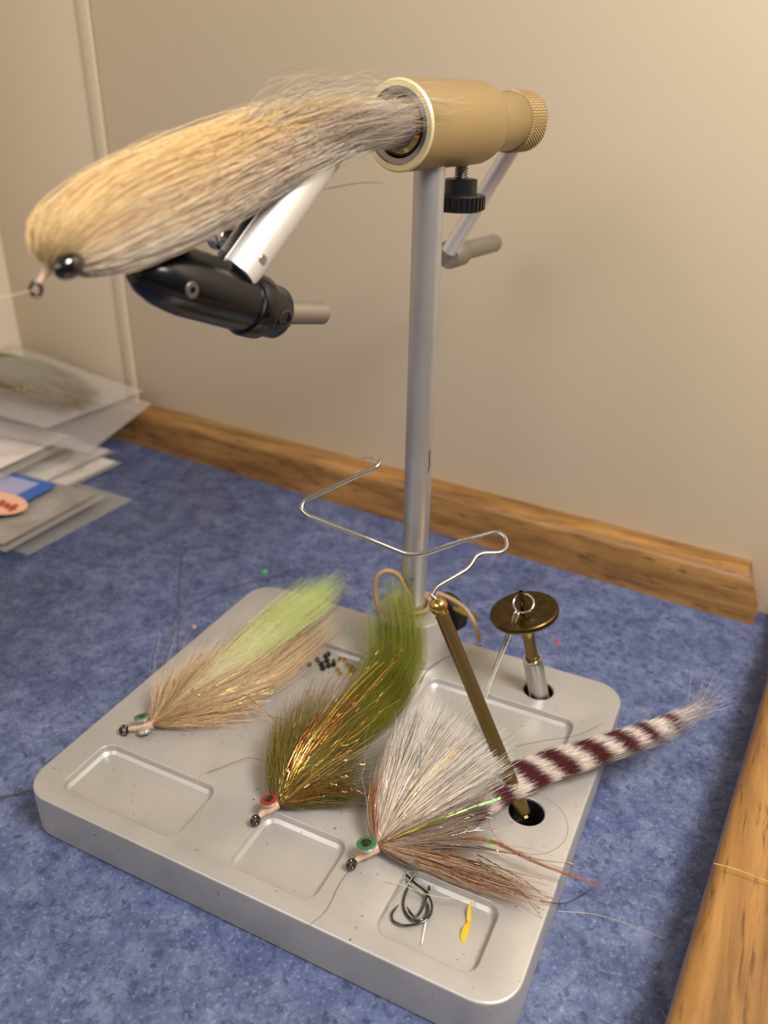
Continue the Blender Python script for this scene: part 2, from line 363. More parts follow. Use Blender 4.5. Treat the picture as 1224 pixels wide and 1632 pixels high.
for (cx_,cy_) in ((-19.5,78.3),(-36,149.6)):
    a = loop(bm, circ(cx_,cy_,7.2), 0); b_ = loop(bm, circ(cx_,cy_,6.8), -.4); c = loop(bm, circ(cx_,cy_,6.8), -15)
    bridge(bm,a,b_); bridge(bm,b_,c); bm.faces.new(c); allE += edges_of(bm,a)
bmesh.ops.triangle_fill(bm, edges=allE, use_beauty=True, use_dissolve=False)
bmesh.ops.recalc_face_normals(bm, faces=bm.faces)
obj('base_plate', bm, M_ALU, vise, 'grey bead-blasted base with shallow rounded trays and two tool holes', 30)
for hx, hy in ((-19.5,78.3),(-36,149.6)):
    obj('hole_shade', lathed((hx,hy,0), UZ, [(6.75,-1.2),(6.75,-14.9),(0,-14.9)], 40), mat('hole_shade_dark',(30,30,30),.5), vise, 'painted dark shade inside a tool hole')  # added dark sleeve: the shade inside each hole is put into its colour
obj('insert_seam', lathed((-17.5,73.5,0), UZ, [(14.6,-.1),(14.6,.04),(14.85,.04),(14.85,-.1)], 72, True), mat('seam_line',(120,114,106),.5), vise, 'fine circular seam around the front tool hole')
obj('collar', lathed((-100,150,0), UZ, [(0,0),(16.6,0),(16.6,24.2),(16.0,25),(7.2,25),(6.2,24.6),(6.2,20),(0,20)], 64), M_COLLAR, vise)
obj('seal_ring', lathed((-100,150,25), UZ, [(5.9,0),(6.7,0),(6.7,.7),(5.9,.9)], 48, True), M_BLACKR, vise)
obj('pole', lathed((-100,150,21), UZ, [(0,0),(5.85,0),(5.85,198.5),(0,198.5)], 48), M_POLE, vise, 'round silver pole with a few scuffs')
# paint scuffs on the pole as thin raised flakes
random.seed(5)
bm = bmesh.new()
def flake(bm, ang, z, w_, h):
    n = random.randint(5,7); ca = []
    for k in range(n):
        a = 2*PI*k/n; rr = random.uniform(.6,1)
        aa = ang+math.cos(a)*w_*1.5*rr/5.85; zz = z+math.sin(a)*h*1.3*rr
        ca.append(bm.verts.new((-100+5.95*math.cos(aa),150+5.95*math.sin(aa),zz)))
    bm.faces.new(ca)
for ang, z, w_, h in ((-1.9,42,.5,.6),(-1.72,41,.4,1.2),(-1.5,44,.3,.6),(-1.35,42.8,.25,.4),(-1.45,40.5,.3,.5),(-1.25,44.5,.35,.7),(-1.3,37.5,.5,.4),(-1.6,39.2,.4,.4),(-1.1,28.2,.5,.35),(-1.85,43.5,.3,.3),
                      (-0.28,105,.3,3.0),(-0.2,101,.25,1.4),(-0.33,99,.3,1.6)):
    flake(bm, ang, z, w_, h)
obj('scuff_marks', bm, mat('chipped_paint', (44,40,38), .6), vise, 'dark chipped marks on the pole')['kind'] = 'stuff'
# gold head: axis along AX
front = 0.0; back = 54.8
HB = Q
obj('head_housing', lathed(HB, AX, [(12.35,0.0),(13.4,0),(14.7,0.9),(14.7,50.8),(14.2,53.2),(12.4,54.8),(11.2,55.0),(0,55)], 96), M_GOLD, vise, 'matt gold cylinder head')
obj('face_ring', lathed(HB, AX, [(12.3,-0.05),(14.1,-0.05),(14.72,0.7),(14.0,1.0),(12.3,1.0)], 96, True), M_GOLDF, vise, 'bright machined gold ring')
obj('housing_bore', lathed(HB, AX, [(12.32,0.3),(12.32,9),(0,9)], 64), M_DARK, vise)
obj('bearing_ring', lathed(HB, AX, [(12.1,0.9),(10.2,0.9),(10.0,1.3),(10.0,5),(12.1,5)], 80, True), M_STEEL, vise, 'steel bearing ring')
obj('bearing_cage', lathed(HB, AX, [(9.7,2.2),(8.9,1.9),(8.9,6),(9.7,6)], 80, True), mat('cage_metal',(70,64,48),.3,.9), vise)
obj('bearing_cone', lathed(HB, AX, [(8.8,1.6),(7.3,0.6),(7.3,6),(8.8,6)], 80, True), M_BRASSB, vise, 'bright brass inner race')
obj('neck', lathed(HB, AX, [(0,55),(10.9,55),(10.9,78.4),(10.5,79),(0,79)], 80), M_GOLD, vise)
# knurled knob
bm = bmesh.new(); u, v, a = frame(AX); nseg = 384; rows = 26; rings = []
def kr(k, j):
    s1 = math.sin(2*PI*(k/nseg*32+j/rows*2.6)); s2 = math.sin(2*PI*(k/nseg*32-j/rows*2.6))
    return 11.1+0.95*(abs(s1)*abs(s2))**0.7
hs = [79.0,79.3]+[79.3+12.6*j/rows for j in range(1,rows)]+[91.9,92.5]
for j, h in enumerate(hs):
    rad = [(kr(k,j)-0.7) if j in (0,len(hs)-1) else kr(k,j) for k in range(nseg)]
    rings.append([bm.verts.new(Q+a*h+(u*math.cos(2*PI*k/nseg)+v*math.sin(2*PI*k/nseg))*rad[k]) for k in range(nseg)])
for A, B in zip(rings, rings[1:]):
    for k in range(nseg): bm.faces.new((A[k],B[k],B[(k+1)%nseg],A[(k+1)%nseg]))
bm.faces.new(rings[0]); bm.faces.new(rings[-1]); bmesh.ops.recalc_face_normals(bm, faces=bm.faces)
obj('knurled_knob', bm, M_GOLD, vise, 'knurled gold tension knob', 50)
# lock screw
p = Q+AX*44; p.z = 0
bm = bmesh.new(); prof = [(0,212)]
z = 212
while z < 219: prof += [(2.1,z),(2.75,z+.45),(2.75,z+.55),(2.1,z+1.0)]; z += 1.0
prof += [(0,z)]
obj('lock_screw', lathed(p, UZ, prof, 24), M_STEEL, vise, 'threaded steel screw', 60)
tw = obj('thumb_wheel', lathed(p, UZ, [(0,201),(8.8,201),(9.6,202),(9.6,206.6),(9.0,207.2),(6.6,207.3),(6.6,212.4),(6.0,212.8),(3.0,212.9),(0,212.9)], 48), M_BLACKP, vise, 'ribbed black plastic thumb wheel')
bm = bmesh.new()
for k in range(30):
    a_ = 2*PI*k/30; d_ = Vector((math.cos(a_),math.sin(a_),0))
    b2 = obox(p+d_*9.65+UZ*204.2, d_, UZ.cross(d_), UZ, .9, 1.0, 4.8, 0)
    me_ = bpy.data.meshes.new('t'); b2.to_mesh(me_); b2.free(); bm.from_mesh(me_)
obj('ribs', bm, M_BLACKP, tw)['kind'] = 'stuff'
# rotary shaft and elbow
path = [VP(-3,0)]+[VP(d,0) for d in (6,14,22)]
el = [VP(28,0),VP(33,-0.8),VP(38,-3.0),VP(43,-6.4),VP(48,-10.2)]
end = VP(66.0,-24.8)
obj('rotary_shaft', tubed([VP(-6,0),VP(2,0),VP(12,0),VP(24,0)]+[VP(29,-.2),VP(33,-1.2),VP(37,-3.2),VP(40,-5.6),VP(43,-8.0)], 7.2, 40), M_SHAFT, vise, 'grey steel shaft bending down into the arm')
AD = (VP(80.6,-35.6)-VP(49.1,-11.4)).normalized(); AN = AD.cross(NX).normalized()
# forked arm: two cheeks either side of the black tang
s0 = VP(50,-13.6)-AD*9
Larm = 48.0
def half_round(bm, c, d_, side, r, gap, L):
    """half cylinder cheek: section in plane (NX, AN)"""
    pts = []
    for k in range(13):
        a_ = -PI/2+PI*k/12; x = r*math.cos(a_)*side; y = r*math.sin(a_)
        if abs(x) < gap: x = gap*side
        pts.append((x,y))
    A = [bm.verts.new(c+NX*x+AN*y) for x, y in pts]; B = [bm.verts.new(c+d_*L+NX*x+AN*y) for x, y in pts]
    n = len(pts)
    for k in range(n): bm.faces.new((A[k],A[(k+1)%n],B[(k+1)%n],B[k]))
    bm.faces.new(A); bm.faces.new(B)
fork = bmesh.new(); tube(fork, [s0-AD*4, s0+AD*(Larm-20)], 7.0, 40)
half_round(fork, s0+AD*(Larm-20.05), AD, 1, 7.0, 1.7, 20); half_round(fork, s0+AD*(Larm-20.05), AD, -1, 7.0, 1.7, 17)
bmesh.ops.recalc_face_normals(fork, faces=fork.faces)
arm = obj('jaw_arm', fork, M_SILVER, vise, 'bright silver forked arm')
tip = s0+AD*Larm
obj('pivot_pin', cyl(s0+AD*(Larm-7)+NX*6.2, NX, 1.6, 0.9, .2, 24), M_STEEL, arm, 'steel pin end in the arm')
scp = s0+AD*(Larm-13)-NX*6.2
obj('clamp_screw', lathed(scp, -NX, [(0,0),(2.6,0),(2.6,3.6),(4.0,3.7),(4.2,4.2),(4.2,5.4),(3.3,5.8),(3.3,6.8),(4.1,7.3),(4.1,10.6),(3.4,11.4),(2.2,11.4),(2.0,9.4),(0,9.4)], 32), M_CHROME, arm, 'chrome socket screw')
# black tang
JD = (VP(113.2,-31.5)-VP(64,-51.0)).normalized()      # jaw axis, towards the hook
JN = JD.cross(NX).normalized();  JN = JN if JN.z > 0 else -JN
tang = obj('hinge_tang', obox(s0+AD*(Larm-7.0)+AN*(-0.6 if AN.z>0 else .6), AD, AN, NX, 22, 13.5, 3.0, .3), M_BLACKP, vise, 'flat black hinge plate in the arm slot')
# jaw body
def JP(s, h=0, off=0): return VP(75.5,-46.8)+JD*s+JN*h+NX*off
obj('jaw_body', lathed(JP(0), JD, [(0,-2),(8.4,-2),(8.6,-1),(8.6,26),(8.2,30),(7.4,35),(5.6,40),(3.4,43),(0,43.5)], 56), M_BLACK, vise, 'glossy black jaw body')
obj('jaw_collar', lathed(JP(0), JD, [(8.4,-4.4),(9.3,-4.2),(9.7,-3.3),(9.7,1.5),(9.3,2.4),(8.4,2.8)], 56, True), M_BLACK, vise, 'black ring around the jaw body')
cam_c = obj('cam_block', lathed(JP(-4), JD, [(0,1),(8.2,1),(8.2,-7.5),(7.4,-8.6),(0,-8.8)], 48), M_BLACK, vise, 'black cam block')
obj('cam_bore', lathed(JP(-8.5,-1.5)+NX*7.6, NX, [(2.0,0),(2.9,.1),(3.0,.7),(2.2,.9),(2.0,.2)], 28, True), mat('bore_edge',(60,58,58),.3,.6), cam_c)
obj('cam_pin', cyl(JP(-10.6,-0.2), (VP(37.8,-56.9)-VP(60,-52.5)), 3.8, 25.5, .9, 36), M_GREYTUBE, vise, 'grey steel cam pin')
obj('side_screw', lathed(JP(30,-1.2)+NX*7.4, NX, [(0,0),(2.3,0),(2.3,.7),(2.0,1.0),(1.0,1.0),(.8,.5),(0,.5)], 28), mat('dull_screw',(96,90,84),.4,.6), vise, 'small slotted screw head')
bm = bmesh.new()
A_ = [(30,8.0,4.2),(44,6.2,3.2),(52,3.5,1.8),(57,1.6,1.0)]; rings = []
for s, h, wd in A_:
    rings.append([bm.verts.new(JP(s, -h*.2, -wd)), bm.verts.new(JP(s, -h*.2, wd)), bm.verts.new(JP(s, h, wd*.8)), bm.verts.new(JP(s, h, -wd*.8))])
for A, B in zip(rings, rings[1:]):
    for k in range(4): bm.faces.new((A[k],A[(k+1)%4],B[(k+1)%4],B[k]))
bm.faces.new(rings[0]); bm.faces.new(rings[-1]); bmesh.ops.recalc_face_normals(bm, faces=bm.faces)
obj('jaw_tip', bm, M_BLACK, vise, 'tapered black jaws')
obj('jaw_hump', obox(JP(22,6.8), JD, NX, JN, 20, 10, 6.5, 2.4), M_BLACK, vise)
# crank
ce = Q+AX*96+NX*(-36.6)+UZ*(-58.4)
obj('crank_hub', cyl(Q+AX*92, AX, 6.0, 8.5, .5, 40), M_STEEL, vise)
obj('crank_arm', cyl(Q+AX*96.5+NX*1.5+UZ*2, (ce-Q-AX*96), 3.75, 70.5, .4, 36), M_SILVER, vise, 'silver crank arm behind the pole')
ch = Q+AX*100+NX*(-37.0)+UZ*(-59.5)
obj('crank_handle', lathed(ch, AX, [(0,-3),(6.0,-3),(6.6,-2),(6.6,9),(5.6,11),(4.5,12),(4.5,43),(3.6,45.2),(0,45.4)], 40), M_GREYTUBE, vise, 'grey stepped crank handle')
# set knob at the back of the collar and rubber band
tk = lathed((-91,163.2,14), Vector((0.45,0.9,0.12)), [(0,0),(3,0),(3,3.4),(9.2,3.6),(9.8,4.4),(9.8,9),(9,9.8),(0,9.8)], 40)
obj('set_knob', tk, M_BLACKR, vise, 'black knob behind the collar')
# ---------------------------------------------------------------- rubber band around the pole
band = smooth_path([(-111.9,137.6,27.5),(-114.4,138.5,35.5),(-114.1,139.5,43.6),(-110.4,141.8,46.8),(-105.5,145.0,43.8),(-100.0,144.6,36.3),(-95.6,149.5,32.4),(-91.3,152.6,34.3),(-87.4,154.1,33.6),(-82.2,155.4,31.6),(-76.2,157.8,26.4),(-70.7,156.0,20.8),(-66.6,152.0,14.7)], 5)
ring_cord = [(-100+7.6*math.cos(a_*2*PI/14),150+7.6*math.sin(a_*2*PI/14),26.8) for a_ in range(15)]
rb = thing('rubber_cord', 'tan rubber cord looped around the foot of the silver pole', 'cord', (-100,150,25))
obj('cord_loop', tubed(band, 1.1, 8), M_TAN, rb)
obj('cord_ring', tubed(ring_cord, .95, 8), M_TAN, rb)
gf = bmesh.new(); a0 = Vector((-83.6,160.2,23.7)); a1 = Vector((-69.5,164.2,18.9)); dd = (a1-a0).normalized(); up = Vector((0,0.2,1))
vs = [gf.verts.new(a0-up*.6), gf.verts.new(a0+up*.6), gf.verts.new(a0.lerp(a1,.35)+up*1.9), gf.verts.new(a0.lerp(a1,.7)+up*1.2), gf.verts.new(a1), gf.verts.new(a0.lerp(a1,.7)-up*.9), gf.verts.new(a0.lerp(a1,.35)-up*1.3)]
gf.faces.new(vs); bmesh.ops.solidify(gf, geom=gf.faces[:], thickness=0.3)
tag(obj('foil_scrap', gf, mat('yellow_foil',(226,204,92),.2,.7)), 'small pointed yellow foil scrap behind the vise collar', 'scrap')
# ---------------------------------------------------------------- hair tools
def resample(guide, S):
    P_ = smooth_path(guide, 8); P_ = np.array([tuple(p) for p in P_])
    d_ = np.r_[0, np.cumsum(np.linalg.norm(np.diff(P_, axis=0), axis=1))]; t = np.linspace(0, d_[-1], S)
    return np.stack([np.interp(t, d_, P_[:,k]) for k in range(3)], 1)
def strands(guides, n, S=9, r0=.08, r1=.02, spread=1.5, lmin=.6, lmax=1.0, frizz=.3, crinkle=0, wl=12, seed=1, floor=0.25, color=None, prof=None, u=None, flat=1.0, upick=None):
    """returns vertex positions, quads and colours of n tapering strands following a fan of guides"""
    g = np.random.default_rng(seed); G = np.stack([resample(x, 33) for x in guides]); k = len(guides)
    uu = g.random(n) if upick is None else upick(g, n)
    f_ = uu*(k-1); i0 = np.minimum(f_.astype(int), max(k-2,0)); fr = (f_-i0)[:,None,None]
    base = G[i0]*(1-fr)+G[np.minimum(i0+1,k-1)]*fr                 # n,33,3
    L = g.uniform(lmin, lmax, n)
    ts = np.linspace(0,1,S)[None,:]*L[:,None]                      # n,S
    idx = ts*32; a0 = np.clip(idx.astype(int),0,31); w1 = (idx-a0)[...,None]
    ar = np.arange(n)[:,None]; pos = base[ar,a0]*(1-w1)+base[ar,a0+1]*w1
    dirv = g.normal(size=(n,3)); dirv /= np.linalg.norm(dirv,axis=1)[:,None]; mag = g.random(n)**.5
    pr = (0.12+0.88*np.sqrt(ts)) if prof is None else prof(ts)
    pos = pos+dirv[:,None,:]*mag[:,None,None]*spread*pr[...,None]
    fq = g.uniform(1.0,2.6,(n,3))*2*PI; ph = g.uniform(0,2*PI,(n,3))
    pos += frizz*(np.sin(ts[...,None]*fq[:,None,:]+ph[:,None,:])-np.sin(ph)[:,None,:])*np.sqrt(ts)[...,None]
    if crinkle:
        kz = (np.arange(S)%2*2-1)[None,:,None]*crinkle; c2 = g.normal(size=(n,1,3)); c2 /= np.linalg.norm(c2,axis=2)[...,None]
        pos += kz*c2*g.uniform(.5,1.2,(n,S,1))
    if floor is not None: pos[...,2] = np.maximum(pos[...,2], floor+g.random((n,1))*.6)
    t = np.gradient(pos, axis=1); t /= np.linalg.norm(t,axis=2)[...,None]+1e-9
    h = g.normal(size=(n,1,3)); uv_ = np.cross(t, h); uv_ /= np.linalg.norm(uv_,axis=2)[...,None]+1e-9; vv = np.cross(t, uv_)
    rr = (r0+(r1-r0)*np.linspace(0,1,S)**1.5)[None,:]*g.uniform(.75,1.25,(n,1))
    sides = 3; out_ = []
    for s in range(sides):
        a = 2*PI*s/sides; out_.append(pos+uv_*(math.cos(a)*rr)[...,None]+vv*(math.sin(a)*rr*flat)[...,None])
    Vv = np.stack(out_, 2)                                          # n,S,3,3
    vid = np.arange(n*S*sides).reshape(n,S,sides)
    a = vid[:,:-1,:]; b_ = vid[:,1:,:]; q = np.stack([a, np.roll(a,-1,2), np.roll(b_,-1,2), b_], -1).reshape(-1,4)
    colr = color(uu[:,None]*np.ones((1,S)), ts, pos, g)             # n,S,3 linear
    Cc = np.repeat(colr[:,:,None,:], sides, 2)
    return Vv.reshape(-1,3), q, Cc.reshape(-1,3)
def hair_obj(name, sets, m, parent, label=None, stuff=True):
    Vs, Qs, Cs, o = [], [], [], 0
    for v_, q, c in sets: Vs.append(v_); Qs.append(q+o); Cs.append(c); o += len(v_)
    Vs = np.concatenate(Vs); Qs = np.concatenate(Qs); Cs = np.concatenate(Cs)
    me = bpy.data.meshes.new(name); me.vertices.add(len(Vs)); me.vertices.foreach_set('co', Vs.astype(np.float32).ravel())
    me.loops.add(len(Qs)*4); me.loops.foreach_set('vertex_index', Qs.astype(np.int32).ravel())
    me.polygons.add(len(Qs)); me.polygons.foreach_set('loop_start', np.arange(0,len(Qs)*4,4,dtype=np.int32))
    at = me.color_attributes.new('Col','FLOAT_COLOR','POINT'); at.data.foreach_set('color', np.c_[Cs,np.ones(len(Cs))].astype(np.float32).ravel())
    me.polygons.foreach_set('use_smooth', np.ones(len(Qs),dtype=bool)); me.update(calc_edges=True)
    ob = obj(name, me, m, parent, label, sharp=None)
    if stuff: ob['kind'] = 'stuff'
    return ob
def L3(c): return np.array(lin(c))
def flatcol(cols, var=.18):
    cs = np.stack([L3(c) for c in cols])
    def f(u, ts, pos, g):
        n, S = ts.shape; i = g.integers(0,len(cs),n); c = cs[i][:,None,:]*np.ones((1,S,1))
        return np.clip(c*g.uniform(1-var,1+var,(n,1,1)),0,1)
    return f
def ramp(stops, var=.15, jit=.06):
    tt = np.array([s[0] for s in stops]); cs = np.stack([L3(s[1]) for s in stops])
    def f(u, ts, pos, g):
        n, S = ts.shape; x = ts+g.normal(size=(n,1))*jit
        c = np.stack([np.interp(x, tt, cs[:,k]) for k in range(3)], -1)
        return np.clip(c*g.uniform(1-var,1+var,(n,1,1)),0,1)
    return f
def flecks(guides, n, length, r, seed, color, tmax=.95, spread=2.5):
    g = np.random.default_rng(seed); G = [resample(x,33) for x in guides]; gs = []
    for i in range(n):
        a = G[g.integers(0,len(G))]; b_ = G[g.integers(0,len(G))]; k = int(g.uniform(3,31*tmax)); w_ = g.random()*.5
        p_ = a[k]*(1-w_)+b_[k]*w_+g.normal(size=3)*spread*(.2+.8*k/32)*.5; d_ = a[min(k+1,32)]-a[k-1]; d_ = d_/np.linalg.norm(d_)*length*g.uniform(.4,1.3)
        p_[2] = max(p_[2]+1.0,.8); gs.append([p_, p_+d_*.5+g.normal(size=3)*.1, p_+d_])
    sets = [strands([x],1,3,r,r*.8,.01,1,1,0,seed=seed+i,color=color) for i, x in enumerate(gs)]
    return sets
# ---------------------------------------------------------------- common fly parts
def hook_eye(parent, c, n_, r=1.35, w_=.55, label='glossy black hook eye'):
    u, v, a = frame(n_); bm = bmesh.new(); pts = [Vector(c)+(u*math.cos(2*PI*k/20)+v*math.sin(2*PI*k/20)*1.25)*r for k in range(21)]
    tube(bm, pts, w_, 10, False); return obj('hook_eye', bm, M_HOOK, parent, label)
def dumbbell(parent, c, ax, r, paint, label, both=True, L=3.2):
    for s in (1,-1):
        if s == -1 and not both: continue
        a = Vector(ax).normalized()*s; b_ = Vector(c)
        e = obj('barbell_eye', lathed(b_, a, [(1.0,0.4),(1.2,.8),(r*.82,L-1.4),(r,L-.5),(r,L),(r*.93,L+.2),(0,L+.2)], 32), M_RESIN, parent)
        obj('iris', lathed(b_+a*(L+.15), a, [(r*.97,0),(r*.95,.16),(r*.45,.36),(0,.4)], 32), paint, e, label)
        obj('pupil', lathed(b_+a*(L+.44), a, [(r*.56,0),(r*.48,.18),(0,.28)], 24), M_PUPIL, e)
def thread_head(parent, pts, rs):
    P_ = smooth_path(pts, 6); n = len(P_); xs = np.linspace(0,1,len(rs)); R_ = [float(np.interp(i/(n-1), xs, rs))*(1+.05*math.sin(i*2.1)) for i in range(n)]
    return obj('thread_head', tubed(P_, R_, 16), M_THREAD, parent, 'pale pink thread head')
def hook_bend(parent, pts):
    return obj('hook', tubed(smooth_path(pts,6), .45, 10), M_HOOK, parent)
# ---------------------------------------------------------------- fly 1: tan and chartreuse, left
f1 = thing('tan_fly', 'tan fly with chartreuse tail and green eye at the left of the vise base', 'fly', (-177.7,49.0,-0.0))
hook_eye(f1, (-183.4,41.6,2.2), Vector((0.55,-0.75,0.35)), 1.45, .75)
thread_head(f1, [(-182.0,42.8,2.6),(-180.0,44.1,3.0),(-177.0,46.2,3.6),(-173.5,48.3,4.0)], [.8,1.4,1.5,1.8])
dumbbell(f1, (-176.9,46.2,4.6), Vector((-0.26,0.16,0.94)), 3.2, M_GREEN, 'green painted eye with black pupil', True, 3.3)
hook_bend(f1, [(-173.5,48.3,4.0),(-165.7,62.0,5.0),(-158.6,74.9,5.0),(-154.1,79.9,3.0),(-152.7,76.4,1.2),(-157.1,72.3,1.2)])
root = (-173.8,48.4,4.2)
bodyG = [[root,(-179.5,56.9,7.0),(-185.1,66.1,12.0)],[root,(-178.8,62.8,8.0),(-185.1,81.1,12.0)],[root,(-175.1,68.1,9.0),(-178.5,103.2,14.0)],[root,(-170.3,73.0,9.0),(-165.6,115.5,14.0)],
 [root,(-162.9,72.0,9.0),(-148.5,110.6,12.0)],[root,(-157.4,66.9,8.0),(-139.5,96.1,9.0)],[root,(-156.1,62.5,5.0),(-139.2,80.1,5.0)],[root,(-156.8,58.7,2.5),(-136.4,70.8,1.2)]]
tan = ramp([(0,(196,160,112)),(.4,(232,202,160)),(1,(244,224,190))], .22)
tailG = [[root,(-169.2,76.0,9.0),(-167.6,113.2,13.0),(-164.7,148.3,15.0),(-161.3,161.5,18.0)],[root,(-165.6,80.3,9.0),(-160.3,118.2,14.0),(-157.5,148.7,15.0),(-153.4,164.0,17.0)],
 [root,(-163.1,81.5,9.0),(-156.2,117.5,14.0),(-151.9,151.6,15.0),(-148.8,176.5,18.0)],[root,(-160.2,82.0,8.0),(-151.1,114.7,12.0),(-146.4,142.0,13.0),(-145.6,163.2,14.0)]]
under = [[root,(-160.4,77.4,6.0),(-152.3,105.4,7.0),(-147.5,131.5,8.0),(-149.4,153.4,9.0)],[root,(-156.2,76.1,5.0),(-145.4,99.9,6.0),(-142.2,134.4,6.0),(-141.1,154.7,7.0)],[root,(-152.8,75.8,3.0),(-142.0,94.4,4.0),(-138.7,122.2,4.0),(-137.3,144.5,5.0)]]
hair_obj('body_hair', [strands(bodyG,1500,9,.085,.025,3.2,.35,1.0,.9,seed=11,color=tan),
   strands(bodyG[2:7],700,9,.075,.02,4.5,.2,.75,1.0,seed=12,color=ramp([(0,(170,134,92)),(1,(226,192,152))],.3))], M_HAIR, f1, 'tan bucktail hair')
hair_obj('tail', [strands(tailG,2000,10,.07,.02,6.0,.6,1.0,.7,seed=13,color=ramp([(0,(230,216,180)),(.35,(238,232,190)),(.65,(234,240,176)),(1,(220,236,160))],.1)),
   strands(under,1000,10,.07,.02,5.5,.45,1.0,.8,seed=14,color=ramp([(0,(222,196,156)),(.6,(238,218,182)),(1,(230,214,176))],.12))], M_FUR, f1, 'soft chartreuse and tan tail')
hair_obj('flash_strands', [strands(bodyG,60,14,.13,.06,3.5,.4,1.0,.8,seed=15,color=flatcol([(236,206,110),(250,226,150),(236,180,120)])),
   strands([under[0],under[1],bodyG[6],bodyG[7]],26,26,.16,.08,3,.6,1.0,.5,crinkle=.25,seed=16,color=flatcol([(186,92,58),(206,120,84),(190,140,70)]))], M_FLASH, f1, 'gold and copper flash strands')
hair_obj('glints', flecks(bodyG+under,46,3.0,.34,600,flatcol([(255,236,170),(250,220,120),(240,190,150),(220,240,130)])), M_FLASH, f1, 'short shiny flash flecks')
hair_obj('copper_wire', [strands([tailG[0],tailG[2],under[1],under[2]],26,34,.17,.10,6.0,.7,1.05,.9,crinkle=.3,seed=17,color=flatcol([(150,84,50),(176,104,66)])),
   strands([[root,(-156.8,59.0,4.0),(-131.6,73.2,3.0),(-101.1,78.8,4.0)],[root,(-159.3,62.7,7.0),(-158.2,84.1,9.0),(-127.9,58.2,3.0)]],8,30,.12,.08,2.0,.8,1.0,.5,crinkle=.2,seed=18,color=flatcol([(210,170,60),(160,70,50)]))], M_HAIR, f1, 'crinkled copper strands')
hair_obj('stray_hairs', [strands([[root,(-185.8,64.1,20.0),(-199.7,81.1,28.0)],[root,(-184.3,74.8,20.0),(-189.3,95.4,26.0)],[root,(-162.9,82.9,22.0),(-169.6,117.3,26.0)]],26,8,.06,.02,4,.6,1.1,1.0,seed=19,color=flatcol([(196,180,160),(120,96,60)]))], M_HAIR, f1)
# ---------------------------------------------------------------- fly 2: olive, middle
f2 = thing('olive_fly', 'olive green fly with red eye lying in the middle of the vise base', 'fly', (-105.6,37.3,-0.0))
hook_eye(f2, (-107.3,26.2,2.4), Vector((0.75,-0.5,0.25)), 1.25, .85)
thread_head(f2, [(-106.9,28.0,2.8),(-106.4,30.3,3.4),(-105.0,32.4,4.0),(-103.4,35.2,4.4)], [.9,1.5,2.0,1.9])
dumbbell(f2, (-104.8,32.6,4.2), Vector((-0.18,0.05,1.0)), 3.35, M_RED, 'red painted eye with black pupil', False, 3.6)
hook_bend(f2, [(-103.4,35.2,4.4),(-99.1,50.1,6.0),(-95.4,63.2,6.0),(-93.0,66.6,3.5),(-93.9,63.0,1.5)])
root = (-102.9,35.2,4.6)
oG = [[root,(-110.3,41.1,9.0),(-117.8,52.1,14.0)],[root,(-111.4,47.4,11.0),(-123.3,71.1,18.0)],[root,(-109.2,53.0,12.0),(-120.0,85.9,20.0)],[root,(-106.1,57.3,13.0),(-112.7,100.1,21.0)],[root,(-99.9,56.6,13.0),(-100.1,96.5,18.0)],
 [root,(-95.5,53.6,11.0),(-87.8,87.1,13.0)],[root,(-92.2,50.3,9.0),(-79.2,72.6,10.0)],[root,(-90.2,46.7,6.0),(-73.9,59.3,6.0)],[root,(-90.0,43.8,3.0),(-72.6,51.4,2.5)]]
mG = [[root,(-103.9,63.2,9.0),(-104.3,96.0,10.0),(-107.9,120.8,12.0),(-121.9,143.7,16.0)],[root,(-101.7,64.3,9.0),(-99.5,98.4,10.0),(-100.4,121.7,14.0),(-105.9,136.0,24.0),(-116.9,148.7,36.0)],[root,(-99.5,65.5,9.0),(-94.7,100.9,10.0),(-94.4,125.6,17.0),(-99.0,134.5,34.0),(-109.1,147.1,46.0)],
 [root,(-97.7,62.4,9.0),(-91.0,99.5,9.0),(-89.7,125.7,15.0),(-92.7,133.1,30.0),(-100.6,142.8,44.0)],[root,(-94.4,61.4,8.0),(-86.1,95.7,7.0),(-85.2,125.1,10.0),(-89.4,133.4,24.0),(-94.9,139.0,36.0)]]
hair_obj('body_hair', [strands(oG,2300,9,.085,.025,4.0,.35,1.0,.8,seed=21,color=ramp([(0,(104,90,30)),(.4,(132,118,46)),(1,(124,110,58))],.4)),
   strands(oG[5:],700,9,.085,.03,3.5,.4,.95,.8,seed=22,color=ramp([(0,(90,76,26)),(1,(70,58,20))],.3))], M_HAIR, f2, 'olive bucktail hair')
hair_obj('tail', [strands(mG,3200,11,.075,.02,6.4,.5,1.0,.9,seed=23,color=ramp([(0,(98,94,30)),(.5,(126,128,36)),(.8,(156,160,58)),(1,(184,188,100))],.25)),
   strands([mG[0],mG[1]],500,11,.07,.02,3,.6,1.0,.7,seed=24,color=ramp([(0,(156,160,80)),(1,(186,204,136))],.2))], M_FUR, f2, 'soft bright olive tail')
cG = [[root,(-105.9,52.6,17.0),(-109.1,88.2,24.0)],[root,(-103.4,57.8,17.0),(-98.3,101.7,25.0),(-92.3,120.4,28.0)],[root,(-99.6,60.9,16.0),(-91.4,100.0,22.0),(-87.0,125.2,30.0)],[root,(-88.6,46.5,14.0),(-75.4,56.8,14.0)],[root,(-87.2,43.9,10.0),(-68.9,49.2,8.0)]]
hair_obj('flash_strands', [strands(oG,80,14,.13,.06,4,.4,1.0,.6,seed=25,color=flatcol([(226,186,80),(246,220,120),(196,150,70),(214,196,80)])),
   strands(cG[:3],10,14,.22,.12,5,.5,.9,.4,seed=251,color=flatcol([(236,200,90),(250,230,150)]))], M_FLASH, f2, 'gold flash strands')
